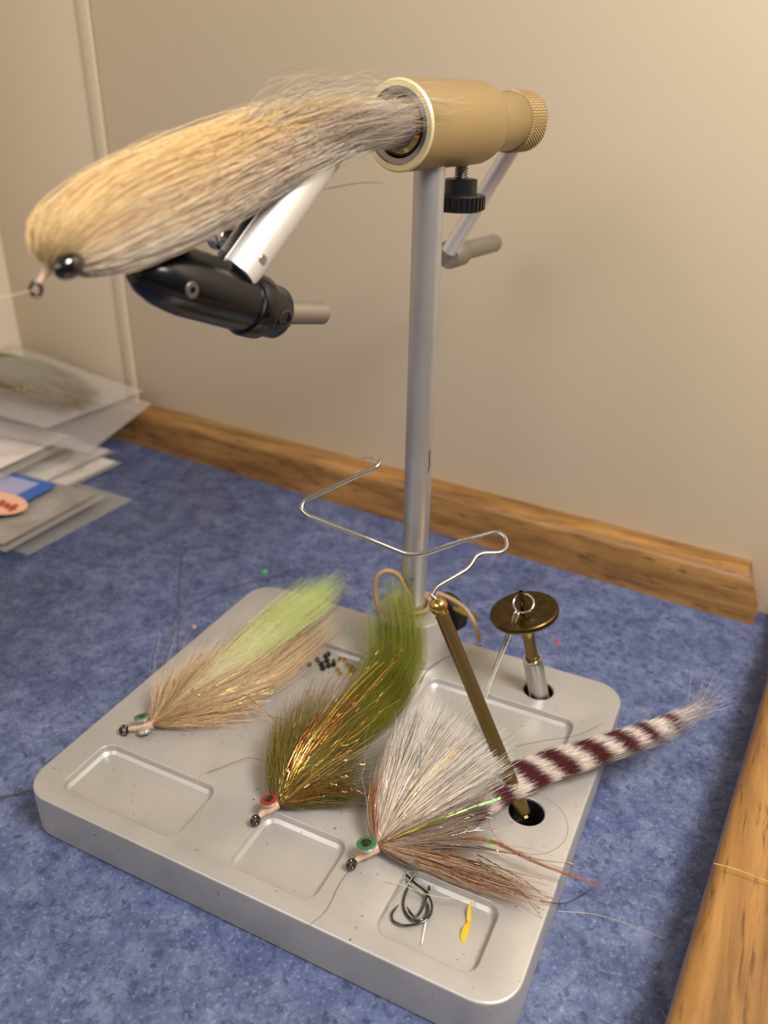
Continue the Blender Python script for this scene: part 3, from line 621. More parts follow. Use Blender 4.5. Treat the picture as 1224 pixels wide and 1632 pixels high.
hair_obj('glints', flecks(cG+oG[1:4],60,2.6,.3,700,flatcol([(255,240,190),(250,216,110),(240,190,140),(236,230,80)])), M_FLASH, f2, 'short shiny flash flecks')
hair_obj('copper_wire', [strands(cG,34,30,.17,.10,7,.4,1.0,.6,crinkle=.28,seed=26,color=flatcol([(196,120,72),(212,146,98),(176,100,52),(206,160,76)]))], M_FLASH, f2, 'crinkled copper strands')
hair_obj('stray_hairs', [strands([[root,(-88.6,56.2,15.0),(-74.1,81.9,16.0)],[root,(-89.2,57.5,20.0),(-91.1,71.2,24.0)],[root,(-101.4,49.5,12.0),(-89.9,68.9,20.0),(-76.3,98.6,22.0)]],16,9,.09,.04,6,.5,1.1,.8,seed=27,color=flatcol([(210,180,80),(130,90,50)]))], M_HAIR, f2)
# ---------------------------------------------------------------- fly 3: white and grey with a barred tail
f3 = thing('white_fly', 'white and copper fly with maroon barred tail at the right of the base', 'fly', (-63.0,37.6,0.0))
hook_eye(f3, (-66.6,25.1,2.4), Vector((0.75,-0.5,0.25)), 1.25, .85)
thread_head(f3, [(-65.8,26.9,2.8),(-65.0,29.1,3.4),(-63.5,31.4,4.0),(-60.9,34.3,4.6)], [.9,1.6,2.1,2.0])
dumbbell(f3, (-63.2,30.5,4.2), Vector((-0.15,0.12,1.0)), 3.6, M_GREEN, 'green painted eye with black pupil', False, 4.0)
hook_bend(f3, [(-61.4,34.2,4.4),(-53.5,49.2,6.0),(-47.6,58.7,6.0),(-44.8,61.4,3.5),(-46.1,58.8,1.5)])
root = (-61.2,34.8,4.6)
wG = [[root,(-68.0,43.2,11.0),(-73.7,58.5,18.0)],[root,(-66.9,48.3,13.0),(-72.4,73.3,22.0)],[root,(-64.6,51.8,14.0),(-70.5,86.7,25.0)],[root,(-61.4,57.5,15.0),(-61.6,93.4,25.0)],[root,(-57.6,57.6,15.0),(-50.3,92.1,24.0)],
 [root,(-53.7,57.3,14.0),(-38.6,92.5,22.0)],[root,(-48.6,54.2,13.0),(-30.9,89.6,18.0)],[root,(-44.9,51.6,11.0),(-26.7,77.9,14.0)],[root,(-43.3,48.1,9.0),(-26.1,66.5,9.0)],[root,(-43.0,44.7,7.0),(-25.0,57.2,6.0)],[root,(-43.1,42.3,5.0),(-26.5,48.7,3.0)]]
white = ramp([(0,(200,166,136)),(.25,(236,222,206)),(1,(232,228,222))], .28)
hair_obj('body_hair', [strands(wG[1:8],1700,9,.115,.04,3.6,.5,1.05,.35,seed=31,color=white),
   strands(wG[2:8],260,9,.08,.03,4,.5,1.05,.5,seed=331,color=flatcol([(120,104,92),(90,74,62)])),
   strands(wG[6:],900,9,.085,.03,3.5,.45,1.0,.5,seed=32,color=ramp([(0,(176,150,128)),(1,(150,134,122))],.3)),
   strands(wG[:3],420,9,.09,.03,2.2,.4,.95,.3,seed=33,color=ramp([(0,(150,84,42)),(.5,(176,128,90)),(1,(196,180,164))],.25))], M_HAIR, f3, 'stiff white and grey fanned hair')
cu = [[root,(-46.9,34.4,5.0),(-30.6,34.6,5.0),(-10.8,35.0,6.0)],[root,(-42.7,35.7,5.0),(-20.2,37.1,5.0),(5.4,37.1,7.0)],[root,(-41.5,38.3,6.0),(-22.1,42.2,6.0),(-0.2,41.8,8.0)],[root,(-43.0,42.0,6.0),(-25.2,51.0,6.0),(1.2,51.7,10.0),(16.5,49.5,10.0)]]
hair_obj('copper_hair', [strands(cu[:3],420,11,.09,.03,3.0,.35,1.0,.6,seed=34,color=flatcol([(130,80,44),(160,104,66),(196,160,124),(80,56,42),(222,206,186),(176,120,70)],.2)),
   strands([[root,(-65.4,40.1,9.0),(-72.1,51.4,14.0)],[root,(-64.3,42.9,10.0),(-68.5,54.5,16.0)]],220,8,.09,.04,2.0,.5,1.0,.4,seed=35,color=flatcol([(164,92,44),(196,124,70)],.2))], M_HAIR, f3, 'copper brown hair')
hair_obj('flash_strands', [strands(wG,70,14,.12,.06,3.2,.4,.95,.4,seed=36,color=flatcol([(240,200,90),(246,224,140),(206,140,90),(236,236,210)])),
   strands(cu,40,14,.13,.07,3.0,.4,1.0,.5,seed=37,color=flatcol([(226,170,120),(196,110,70)])),
   strands([wG[4],wG[5]],34,9,.16,.08,2,.6,.9,.3,seed=38,color=flatcol([(220,150,60),(236,180,70)]))], M_FLASH, f3, 'gold and copper flash strands')
hair_obj('glints', flecks(wG+cu,60,2.2,.26,800,flatcol([(255,244,210),(250,216,130),(240,180,140)])), M_FLASH, f3, 'short shiny flash flecks')
hair_obj('tinsel', [strands([[root,(-44.5,44.6,15.0),(-25.9,63.7,18.0)]],3,9,.32,.24,.4,.96,1.0,.1,seed=39,color=ramp([(0,(216,160,60)),(.5,(190,210,80)),(1,(120,220,120))])),
   strands([[(-55.9,57.5,24.0),(-59.1,66.9,25.0),(-59.9,68.1,25.5)]],2,5,.3,.24,.3,.95,1.0,0,seed=391,color=flatcol([(150,220,226)]))], M_FLASH, f3, 'green and blue iridescent tinsel', )
hair_obj('black_strands', [strands([[(-29.6,50.2,6.0),(-12.3,53.5,7.0),(7.0,59.7,8.0)],[(-27.5,44.8,5.0),(-11.7,37.8,6.0),(2.0,35.2,-4.0)],[root,(-38.1,47.1,8.0),(-21.9,54.7,7.0),(-10.7,55.5,7.0)]],9,9,.2,.07,1.5,.8,1.0,.3,seed=40,floor=-19.5,color=flatcol([(34,28,24),(60,46,36)])),
   strands([[root,(-30.3,52.0,7.0),(-9.4,51.5,7.0),(16.2,54.7,4.0)]],14,12,.12,.05,1.2,.8,1.0,.2,seed=41,floor=-19.5,color=flatcol([(186,120,64),(160,92,44)]))], M_HAIR, f3, 'dark barred rubber strands')
hair_obj('stray_hairs', [strands(wG+cu[:2],110,9,.055,.02,10,.6,1.15,1.2,seed=42,color=flatcol([(170,150,134),(110,90,74),(216,206,196),(190,140,80)]))], M_HAIR, f3)
# barred tail
tp = [(-39.2,59.6,6.0),(-31.9,76.7,7.0),(-22.4,89.8,8.0),(-12.0,101.4,9.0),(-0.1,114.0,10.0),(11.9,129.1,10.0),(24.4,145.6,10.0),(37.3,163.4,11.0)]
def shift(pts, a, b): return [Vector(p)+Vector((0.42,-0.35,0.0)).normalized()*(-1)*a*(1 if i else .4) + Vector((0,0,b)) for i, p in enumerate(pts)]
T0 = Vector(tp[0]); T1 = Vector(tp[-1]); TD = (T1-T0).normalized()
ctr_px = [((-36.5,63.3,7.0),.030),((-30.2,76.1,7.0),.024),((-22.4,89.8,8.0),.024),((-13.3,100.0,9.0),.024),((-4.0,111.7,9.0),.026),((5.7,122.2,10.0),.024),((13.9,131.8,10.0),.018),((22.3,142.8,10.0),.016)]
bars = [((Vector(c)-T0).dot(TD), hw*90*1.9) for c, hw in ctr_px]
perp = UZ.cross(TD).normalized()
def barred(c_light, c_dark, scale=1.0, slant=.26):
    a, b_ = L3(c_light), L3(c_dark)
    def f(u, ts, pos, g):
        n, S = ts.shape; rel = pos-np.array(T0); s = rel@np.array(TD)+slant*(rel@np.array(perp))+g.normal(size=(n,1))*.7
        m_ = np.zeros((n,S))
        for c, hw in bars: m_ = np.maximum(m_, np.clip((hw*.98-np.abs(s-c))*1.4+.5,0,1))
        col = a*(1-m_[...,None])+b_*m_[...,None]
        return np.clip(col*g.uniform(.85,1.15,(n,1,1)),0,1)
    return f
def ribbon(wd, dz, end_w=.4):
    res = []
    for k in (-1,-.33,.33,1):
        res.append([Vector(p)+perp*wd*k*(1-(1-end_w)*(i/(len(tp)-1))**1.5)+UZ*dz for i, p in enumerate(tp)])
    return res
# overlapping short hairs along the strip make the fur
fur_sets = []
gg = np.random.default_rng(77); W_ = 7.6
path_t = smooth_path(tp, 5); PTn = len(path_t)
for j in range(22):
    a_ = int(j/22*(PTn-8)); seg = [path_t[a_], path_t[min(a_+3,PTn-1)], path_t[min(a_+7,PTn-1)]]
    wj = W_*(1-.62*(j/21)**1.5)
    gs = []
    for k in (-1,-.5,0,.5,1):
        gs.append([Vector(seg[0])+perp*wj*k*.85+UZ*(-1), Vector(seg[1])+perp*wj*k+UZ*(1.6*(1-k*k)), Vector(seg[2])+perp*wj*k*1.02+UZ*(.8*(1-k*k))])
    fur_sets.append(strands(gs, 210 if j < 16 else 120-(j-16)*14, 10, .10, .03, 1.5, .7, 1.15, .35, seed=100+j, color=barred((242,230,220),(96,42,44))))
side = [Vector(p)-perp*5.2-UZ*1 for p in tp]
fur_sets.append(strands([[side[3],side[4],side[5],side[6]],[side[3]-perp*2,side[4]-perp*1,side[5]-perp*.5,side[6]]], 150, 10, .08, .02, 1.6, .7, 1.1, .4, seed=140, floor=-15, color=barred((200,192,186),(96,56,56))))
fur_sets.append(strands([[path_t[-8]+perp*(-3)+UZ,path_t[-3]-perp*3.5,(34.1,148.8,10.0)],[path_t[-8],path_t[-3],(42.9,169.5,12.0)],[path_t[-8]+perp*2,path_t[-3]+perp*4,(28.4,174.8,16.0)]], 170, 8, .07,.03,4,.5,1.15,.5,seed=141,floor=-15,color=flatcol([(196,190,190),(170,160,160)])))
hair_obj('barred_tail', fur_sets, M_FUR, f3, 'pale fur strip with maroon bars')
# ---------------------------------------------------------------- fly 4: blond streamer in the vise jaws
f4 = thing('streamer_in_jaws', 'blond and grey baitfish streamer clamped in the vise jaws', 'fly', (-125.6,3.6,203.0))
hook_eye(f4, (-128.4,-12.5,201.0), NX*.9+AX*(-.35), 1.25, .45, 'small silver hook eye')
obj('thread_head', tubed(smooth_path([(-128.2,-11.5,202.1),(-128.0,-9.8,204.0),(-127.5,-7.5,206.1),(-127.0,-4.5,208.2)],5), [0.9]*6+[1.3]*5+[2.4]*5, 14), M_THREAD, f4, 'pale pink thread head')
obj('hook', tubed(smooth_path([(-127.6,-8.1,204.7),(-125.8,2.2,205.4),(-124.0,13.0,204.4),(-122.9,19.4,200.7)],6), .5, 8), M_HOOK, f4)
e1 = (Vector((-125.8,2.7,206.0))-Vector((-127.7,-8.3,203.3))).normalized(); e3 = (NX*.9-UZ*.3); e3 = (e3-e1*e3.dot(e1)).normalized(); e2 = e3.cross(e1)
e = obj('eye', sphere((-121.4,-8.2,206.1), 1.0, (4.1,2.9,2.4), Matrix((e1,e2,e3)).transposed(), 28), M_PUPIL, f4, 'large glossy black oval eye')
HR = (-127.5,-7.3,205.5)
def off(px, o_): return Vector(px)+NX*o_
def side_guides(o_):
    return [[HR, off((-127.9,-9.3,208.4),o_*.5), off((-127.1,-5.2,215.5),o_), off((-124.4,10.5,223.2),o_), off((-119.8,36.7,230.4),o_), off((-114.0,69.9,236.8),o_), off((-107.5,107.3,240.9),o_)],
            [HR, off((-127.1,-4.7,209.7),o_*.8), off((-125.2,5.9,216.6),o_*1.2), off((-121.8,25.4,222.3),o_*1.2), off((-117.1,52.0,228.5),o_*1.1), off((-112.2,80.4,233.7),o_), off((-105.7,117.2,237.8),o_)],
            [HR, off((-126.5,-1.6,208.1),o_), off((-123.7,14.6,214.3),o_*1.3), off((-120.0,35.4,220.1),o_*1.3), off((-115.5,61.6,227.3),o_*1.2), off((-110.2,91.8,234.0),o_), off((-103.3,131.3,238.1),o_)],
            [HR, off((-126.3,-0.3,205.8),o_), off((-123.1,17.7,209.9),o_*1.3), off((-119.4,39.2,215.1),o_*1.3), off((-114.6,66.4,223.0),o_*1.2), off((-109.1,97.8,230.9),o_), off((-102.6,135.2,234.2),o_)],
            [HR, off((-126.1,0.9,203.1),o_*.8), off((-123.4,16.1,205.5),o_*1.1), off((-119.9,36.5,210.5),o_*1.1), off((-115.6,60.8,217.4),o_), off((-110.2,91.6,226.1),o_), off((-105.7,117.4,228.5),o_)]]
def streamer_col(u, ts, pos, g):
    top = L3((252,230,178)); mid = L3((242,222,190)); low = L3((224,216,206)); wht = L3((232,224,218)); dk = L3((90,82,82))
    n, S = ts.shape
    uu = np.clip(u+g.normal(size=(n,1))*.12,0,1)[...,None]
    c = np.where(uu < .45, top*(1-uu/.45)+mid*(uu/.45), mid*(1-(uu-.45)/.55)+low*((uu-.45)/.55))
    k = np.clip((ts+g.normal(size=(n,1))*.08-.5)/.35,0,1)[...,None]*np.clip(uu*2.0+.15,0,1)
    c = c*(1-k)+wht*k
    fl = (np.sin(ts*70+g.uniform(0,6.28,(n,1))) > .72).astype(float)[...,None]*np.clip((uu-.35)*3,0,1)*np.clip((ts[...,None]-.25)*4,0,1)*(g.random((n,1,1)) < .7)
    c = c*(1-.75*fl)+dk*.75*fl
    return np.clip(c*g.uniform(.94,1.06,(n,1,1)),0,1)
sets = []
for i, (o_, n_) in enumerate(((7,3200),(3.5,1800),(0,1500),(-4,1300),(-7,1000))):
    sets.append(strands(side_guides(o_), n_, 20, .13, .035, 2.6, .20, 1.0, 1.5, seed=200+i, floor=-15, color=streamer_col, prof=lambda ts: .25+.75*np.sqrt(ts)))
sets.append(strands([g_[:4] for g_ in side_guides(6)], 900, 14, .10, .04, 2.4, .4, 1.0, .5, seed=210, floor=-15, color=streamer_col))
sets.append(strands([g_[:4] for g_ in side_guides(-5)], 500, 14, .10, .04, 2.4, .4, 1.0, .5, seed=211, floor=-15, color=streamer_col))
hair_obj('body_hair', sets, M_FUR2, f4, 'long blond and flecked grey fibres')
wisp = [[(-112.6,49.1,234.1),(-110.4,55.5,241.6),(-107.4,73.2,246.7),(-103.4,95.6,246.0)],[(-108.5,54.8,232.6),(-102.4,78.3,239.4),(-94.1,102.4,242.0),(-85.7,132.9,240.3)],[(-107.3,62.0,229.2),(-99.6,88.3,234.4),(-90.3,112.8,237.7),(-81.5,145.5,239.4)],[(-108.2,56.6,224.7),(-100.7,82.4,229.5),(-92.2,107.7,234.2),(-84.3,135.6,234.7)]]
hair_obj('stray_hairs', [strands(wisp,150,14,.07,.025,4,.6,1.0,1.5,seed=220,floor=-15,color=flatcol([(226,212,190),(210,196,176),(160,146,130)])),
   strands(side_guides(2),160,14,.06,.02,9,.2,1.0,3,seed=221,floor=-15,color=flatcol([(230,212,176)])),
   strands([[(-111.9,58.5,217.8),(-109.2,74.4,215.8),(-105.0,98.3,216.4),(-101.9,115.8,216.0)]],2,12,.08,.04,1,.9,1,.3,seed=222,floor=-15,color=flatcol([(110,100,90)]))], M_FUR, f4)
hair_obj('tying_thread', [strands([[(-128.5,-12.8,200.9),(-129.4,-18.3,200.7),(-131.5,-30.1,200.3)]],1,6,.16,.16,.01,1,1,0,seed=230,floor=-15,color=flatcol([(216,202,178)]))], M_HAIR, f4, 'thin pale thread', False)
# ---------------------------------------------------------------- whip finisher
wf = thing('whip_finisher', 'brass handled whip finisher with bent wire frame standing in the base hole', 'tool', (-18.5,75.5,-3))
B0 = Vector((-19.2,77.2,-2.5)); B1 = Vector((-69.0,102.6,63.5)); hd = (B1-B0).normalized(); HL = (B1-B0).length
obj('handle', lathed(B0, hd, [(0,1.5),(2.3,1.5),(2.8,2.3),(2.8,HL-4.2),(2.95,HL-4.0),(2.95,HL-3.4),(2.5,HL-3.0),(1.6,HL-2.6),(0,HL-2.6)], 40), M_BRASS, wf, 'slim brass handle')
obj('handle_tip', lathed(B0, hd, [(0,-.9),(1.0,-.6),(1.4,.2),(1.2,1.0),(1.0,1.8),(0,1.8)], 24), M_BRASSB, wf, 'bright rounded brass tip')
obj('ball', sphere(B1, 3.75, seg=32), M_BRASSB, wf, 'polished brass ball')
wp = [(-69.6,102.4,65.8),(-72.1,102.2,67.6),(-71.4,105.3,70.2),(-62.7,117.0,74.6),(-61.6,123.5,78.6),(-53.4,129.6,78.0),(-52.4,133.4,79.5),(-54.9,136.3,82.2),(-58.8,136.1,83.1),(-68.7,128.7,80.6),(-83.1,117.7,75.4),(-88.6,114.9,75.2),(-105.0,110.3,80.9),(-129.5,105.1,88.0),(-132.9,105.8,90.0),(-132.6,108.6,92.4),(-121.7,119.5,97.9),(-110.2,130.7,103.7),(-110.1,132.9,105.2),(-112.1,133.2,106.2),(-118.6,130.6,106.1),(-121.1,130.7,107.3)]
wpp = round_corners(wp, 3.2, 5); nW = len(wpp); rW = [0.95 if i < nW*.80 else (.95-.45*(i-nW*.80)/(nW*.12) if i < nW*.92 else max(.22,.5-.28*(i-nW*.92)/(nW*.08))) for i in range(nW)]
obj('wire_frame', tubed(wpp, rW, 14), M_WIRE, wf, 'bent steel wire ending in a small hook')
# ---------------------------------------------------------------- dubbing spinner
DA = Vector((-.225,-.09,1)).normalized(); D0 = Vector((-35.5,148,0))
ds = thing('dubbing_spinner', 'brass disc dubbing spinner with grooved steel handle standing in the rear hole', 'tool', (-35.5,148,-10))
prof = [(0,-11.5),(3.9,-11.5),(4.2,-11)]; z = -11
while z < 18.6: prof += [(4.4,z),(4.4,z+.3),(3.95,z+.45),(3.95,z+.7)]; z += .85
prof += [(4.35,18.9),(4.35,19.6),(3.2,19.6),(3.1,17.5),(0,17.5)]
obj('grooved_handle', lathed(D0, DA, prof, 40), M_CHROME, ds, 'fine grooved steel handle', 50)
obj('stem', lathed(D0, DA, [(0,17),(2.9,17),(2.9,18),(2.7,19),(2.6,31.5),(2.9,33.5),(3.8,36.5),(4.9,38.8),(5.1,40),(4.6,41),(0,41)], 36), M_BRASS, ds)
dsk = obj('disc', lathed(D0, DA, [(0,40.8),(5,40.8),(13.2,42),(14.6,43),(15.0,44.2),(14.8,45.3),(14.3,45.7),(5,45.2),(0,45.1)], 72), M_BRASSD, ds, 'aged brass disc')
obj('spindle', lathed(D0, DA, [(0,45),(1.35,45),(1.35,54.6),(1.15,54.9),(.9,54.9),(.8,53),(0,53)], 24), M_BRASSD, ds)
rc = D0+DA*49.5+Vector((0.6,-.6,0)); rn = (Vector(CP)-rc).normalized()*.75+DA*.5; u, v, a = frame(rn)
bot = Vector((-56.1,133.2,1.0)); tpv = Vector((-46.1,135.4,48.2))
ring_pts = []
down = (tpv-rc); down = (down-a*down.dot(a)).normalized(); sidev = a.cross(down)
for k in range(25):
    an = PI*.04+2*PI*.96*k/24; ring_pts.append(rc+(down*math.cos(an)+sidev*math.sin(an))*4.3)
obj('wire_loop', tubed(ring_pts, .5, 10), M_CHROME, ds, 'steel wire eye around the spindle')
dv = (bot-tpv).normalized(); sw = dv.cross((Vector(CP)-tpv).normalized()).normalized()
start = rc+down*4.3
pin = tpv.lerp(bot,.82)
bm = bmesh.new()
tube(bm, round_corners([start+sw*.2, tpv+sw*.75, pin+sw*.28, bot+sw*.8],2), .55, 10); tube(bm, round_corners([start-sw*.2, tpv-sw*.75, pin-sw*.28, bot-sw*.5],2), .55, 10)
obj('wire_legs', bm, M_CHROME, ds, 'pair of steel wires hanging to the base')
# ---------------------------------------------------------------- hooks in the front right tray
FZ = -3.9
def bare_hook(pts, label, z0=FZ):
    h = thing('bare_hook', label, 'hook', pts[0], 'bare hooks in the front right tray')
    P_ = smooth_path(pts, 6); n = len(P_); obj('wire', tubed(P_, [.42]*(n-4)+[.36,.28,.18,.06], 10), M_HOOK, h)
    c = Vector(pts[0])+(Vector(pts[0])-Vector(pts[1])).normalized()*.7
    u, v, a = frame((Vector(pts[0])-Vector(pts[1])).cross(UZ)+UZ*.4); ep = [c+(u*math.cos(2*PI*k/12)+v*math.sin(2*PI*k/12))*.75 for k in range(13)]
    obj('eye', tubed(ep, .28, 8, False), M_HOOK, h)
bare_hook([(-46.4,32.3,-1.6),(-46.6,29.1,-2.6),(-46.0,24.2,-3.3),(-44.0,20.9,-3.3),(-40.8,19.0,-3.2),(-38.5,19.5,-3.0),(-37.0,21.2,-3.0),(-37.1,24.6,-2.9),(-38.4,27.1,-2.8)], 'black hook with its point up, middle of the three in the tray')
bare_hook([(-48.9,32.4,-0.9),(-44.5,30.6,-0.9),(-40.1,29.2,-0.9),(-36.5,26.4,-1.6),(-35.4,22.7,-2.2),(-37.0,19.1,-2.6),(-41.6,15.8,-3.0),(-45.8,15.8,-3.3),(-47.4,18.1,-3.3),(-46.8,22.4,-3.2)], 'black hook with the widest bend, its eye nearest the tray corner')
bare_hook([(-39.5,30.5,-1.4),(-39.2,27.8,-2.2),(-38.9,23.5,-2.7),(-39.4,20.0,-2.3),(-41.4,20.2,-2.2),(-43.9,22.1,-2.2)], 'short black hook with its eye nearest the yellow strip')
ys = bmesh.new(); a0 = Vector((-24.7,33.4,-1.8)); a1 = Vector((-22.2,19.6,-3.2)); dd = (a1-a0).normalized(); sv = dd.cross(UZ).normalized()
prev = None
for t_, w_ in ((0,.25),(.2,.4),(.42,.8),(.52,.45),(.6,.8),(.72,1.0),(.9,1.05),(1,.6)):
    c_ = a0.lerp(a1,t_)+UZ*(.7*math.sin(t_*11))+sv*(.35*math.sin(t_*9)); cur = (ys.verts.new(c_-sv*w_), ys.verts.new(c_+sv*w_))
    if prev: ys.faces.new((prev[0],prev[1],cur[1],cur[0]))
    prev = cur
bmesh.ops.solidify(ys, geom=ys.faces[:], thickness=.35)
yo = tag(obj('yellow_strip', ys, M_YELLOW), 'small crumpled yellow strip in the front right tray', 'scrap')
tag(hair_obj('clear_thread', [strands([[(-54.1,25.6,0.6),(-48.0,26.8,0.8),(-36.7,27.7,0.6),(-23.4,32.5,0.6)],[(-45.4,35.7,0.6),(-46.7,26.5,0.3),(-48.0,22.8,-1.0),(-48.7,17.3,0.3)]],2,14,.11,.11,.01,1,1,0,seed=300,floor=-4,color=flatcol([(216,210,170)]),upick=lambda g,n: np.array([0.,.999]))], M_HAIR, None, None, False), 'fine pale thread lying across the front right tray', 'thread')
tag(obj('bristle', tubed([(-36.2,21.0,-3.2),(-34.1,12.6,-3.4)], .25, 8), mat('bristle_white',(226,218,200),.4)), 'short white bristle beside the hooks in the tray', 'bristle')
# ---------------------------------------------------------------- beads in the rear left tray
def bead(c, r, m, name, label, grp):
    b_ = obj(name, lathed(Vector(c)-UZ*r*.9, UZ, [(r*.35,0),(r*.8,.15*r),(r,r*.9),(r*.8,r*1.65),(r*.35,r*1.8),(r*.3,r*1.0)], 20, True), m); tag(b_, label, 'bead', grp); return b_
gz = -3.0
for i, (u_, v_) in enumerate(((-129.5,131.5),(-127.2,132.0),(-124.4,129.4),(-121.9,129.2),(-121.5,126.6),(-118.9,127.4),(-126.4,123.6),(-119.0,124.1),(-124.0,121.4),(-131.5,129.0))):
    bead((u_,v_,gz), 1.05, M_BRASSB, 'gold_bead', 'tiny gold bead in the rear tray behind the olive fly', 'gold beads in the rear left tray')
for i, (u_, v_) in enumerate(((-137,130.5),(-134.5,127.5),(-138.8,126),(-135.5,124),(-132,124.6),(-130.3,126.6),(-133.4,121.6),(-140.5,121),(-144,118),(-136.6,132.4))):
    bead((u_,v_,gz+.1), 1.25, M_BLACKR, 'black_bead', 'tiny black bead in the rear tray behind the tan fly', 'black beads in the rear left tray')
# ---------------------------------------------------------------- loose fibres and glitter
def fibre(pts, r, col, label, name='loose_fibre', floor=-19.8):
    o = hair_obj(name, [strands([pts],1,14,r,r*.6,.01,1,1,.0,seed=400,floor=floor,color=flatcol([col]))], M_HAIR, None, None, False); tag(o, label, 'fibre'); return o
fibre([(-220.4,4.9,-19.6),(-216.0,9.1,-19.6),(-212.4,13.4,-19.4)], .35, (110,90,70), 'dark fibre on the blue desk left of the vise base')
fibre([(-67.0,24.0,0.5),(-67.3,17.3,0.5),(-66.4,7.0,0.4),(-69.1,-1.5,0.3)], .09, (90,80,72), 'thin dark hair trailing from the white fly eye to the base edge')
fibre([(-139.0,39.0,0.5),(-130.0,48.0,3.0),(-126.5,51.7,3.0),(-116.3,55.0,0.6)], .1, (90,74,60), 'thin dark hair between the front left tray and the olive fly')
fibre([(-139.3,32.2,0.5),(-137.5,39.5,4.0),(-131.7,46.3,6.0),(-125.5,53.0,5.0)], .11, (214,196,120), 'thin gold hair arching over the front left tray')
fibre([(46.5,74.8,11.0),(54.8,74.7,12.0),(70.5,74.8,11.0)], .18, (226,190,92), 'yellow hair lying across the oak side rail', floor=9.3)
fibre([(-86.1,127.8,0.6),(-85.2,137.2,3.0),(-79.8,145.2,6.0),(-72.9,150.0,8.0)], .2, (34,28,22), 'curved black fibre in front of the vise collar')
fibre([(-34.2,108.8,0.5),(-23.1,115.7,3.0),(-11.9,123.5,4.0),(-4.3,136.8,3.0)], .1, (80,70,62), 'curved dark hair near the right rear tray corner')
fibre([(-334.4,156.4,-19.6),(-327.7,155.3,-19.4),(-319.2,152.7,-19.6)], .3, (110,160,190), 'short light blue fibre on the desk before the packets')
fibre([(-3.6,41.0,2.0),(4.2,43.9,2.0),(11.3,50.7,5.0)], .18, (36,28,26), 'short black fibre poking past the right base edge')
fibre([(3.2,39.3,3.0),(16.4,48.9,-3.0),(35.9,62.6,-19.0)], .12, (206,196,180), 'long pale hair running from the base onto the blue desk')
fibre([(2.8,36.7,0.0),(6.3,40.6,-8.0),(8.9,46.4,-19.0)], .12, (206,180,130), 'short gold hair on the desk by the right base edge')
fibre([(-195.4,91.0,-2.0),(-235.1,139.2,-15.0),(-281.3,200.3,-19.0)], .3, (92,84,76), 'dark strand on the desk behind the tan fly')
fibre([(-240.1,153.7,-19.0),(-230.9,177.0,-19.0),(-204.7,218.6,-19.0)], .25, (92,90,84), 'dark strand on the desk behind the vise base')
def fleck(c, col, label, r=.9):
    o = obj('glitter_fleck', lathed(Vector(c), Vector((.15,-.5,.8)), [(0,0),(r,0),(r,.15),(0,.15)], 6), mat('glitter',col,.15,.6)); tag(o, label, 'glitter')
fleck((-222.3,205.6,-19.6), (60,230,110), 'bright green glitter fleck on the desk behind the base', 1.5)
fleck((-43.0,217.3,-19.6), (226,70,80), 'red glitter fleck on the desk right of the spinner', 1.2)
fleck((-224.6,139.3,-19.6), (236,190,170), 'pinkish glitter fleck on the desk behind the tan fly', 1.2)
fleck((-135.6,151.1,0.2), (140,230,180), 'green glitter fleck on the base behind the olive fly', 1.0)
fleck((-25.6,52.5,7.0), (60,236,110), 'green glitter fleck caught in the white fly', 1.2)
# ---------------------------------------------------------------- packets stacked at the left
def sheet(corners, z, bulge=0, nx=10, ny=10, sag=0, seed=0, th=0.3, wob=.6):
    """thin solid sheet over 4 room-frame corners [(x,y,z)]"""
    rg = random.Random(seed); ph = [rg.uniform(0,6.28) for _ in range(6)]
    c = [R(*p_) for p_ in corners]; bm = bmesh.new(); top, botm = [], []
    for j in range(ny+1):
        for i in range(nx+1):
            s, t = i/nx, j/ny; p_ = (c[0]*(1-s)+c[1]*s)*(1-t)+(c[3]*(1-s)+c[2]*s)*t
            h = bulge*(math.sin(PI*s)*math.sin(PI*t))**.6+wob*(math.sin(s*5+ph[0])*math.sin(t*4+ph[1])+.5*math.sin(s*11+ph[2]+t*7))*math.sin(PI*min(1,max(0,s)))**.3
            top.append(bm.verts.new(p_+UZ*(h+th))); botm.append(bm.verts.new(p_+UZ*(h*(1 if bulge == 0 else .05))))
    W1 = nx+1
    for j in range(ny):
        for i in range(nx):
            a = j*W1+i; bm.faces.new((top[a],top[a+1],top[a+W1+1],top[a+W1])); bm.faces.new((botm[a],botm[a+W1],botm[a+W1+1],botm[a+1]))
    rim = [i for i in range(W1)]+[j*W1+nx for j in range(1,ny+1)]+[ny*W1+i for i in range(nx-1,-1,-1)]+[j*W1 for j in range(ny-1,0,-1)]
    for k in range(len(rim)):
        a, b_ = rim[k], rim[(k+1)%len(rim)]; bm.faces.new((top[a],botm[a],botm[b_],top[b_]))
    bmesh.ops.recalc_face_normals(bm, faces=bm.faces); return bm
def quad(x0,y0,x1,y1,ang,z):
    """rectangle with its right front corner at x1,y0"""
    ca, sa = math.cos(ang), math.sin(ang); res = []
    for x, y in ((x0-x1,0),(0,0),(0,y1-y0),(x0-x1,y1-y0)): res.append((x1+x*ca-y*sa, y0+x*sa+y*ca, z))
    return res
def packet(name, label, q, bagmat, cardmat, h=3.0, inset=6, seed=0, wob=.6):
    t = thing(name, label, 'packet', tuple(R(*q[0])), None)
    obj('bag', sheet(q, 0, h, seed=seed, wob=wob), bagmat, t)
    if cardmat:
        cx_ = sum(p_[0] for p_ in q)/4; cy_ = sum(p_[1] for p_ in q)/4; f_ = 1-inset/60
        q2 = [(cx_+(x-cx_)*f_, cy_+(y-cy_)*f_, z_+h*.35) for x, y, z_ in q]
        obj('card', sheet(q2, 0, 0, seed=seed+1, th=.8, wob=wob*.6), cardmat, t)
    return t
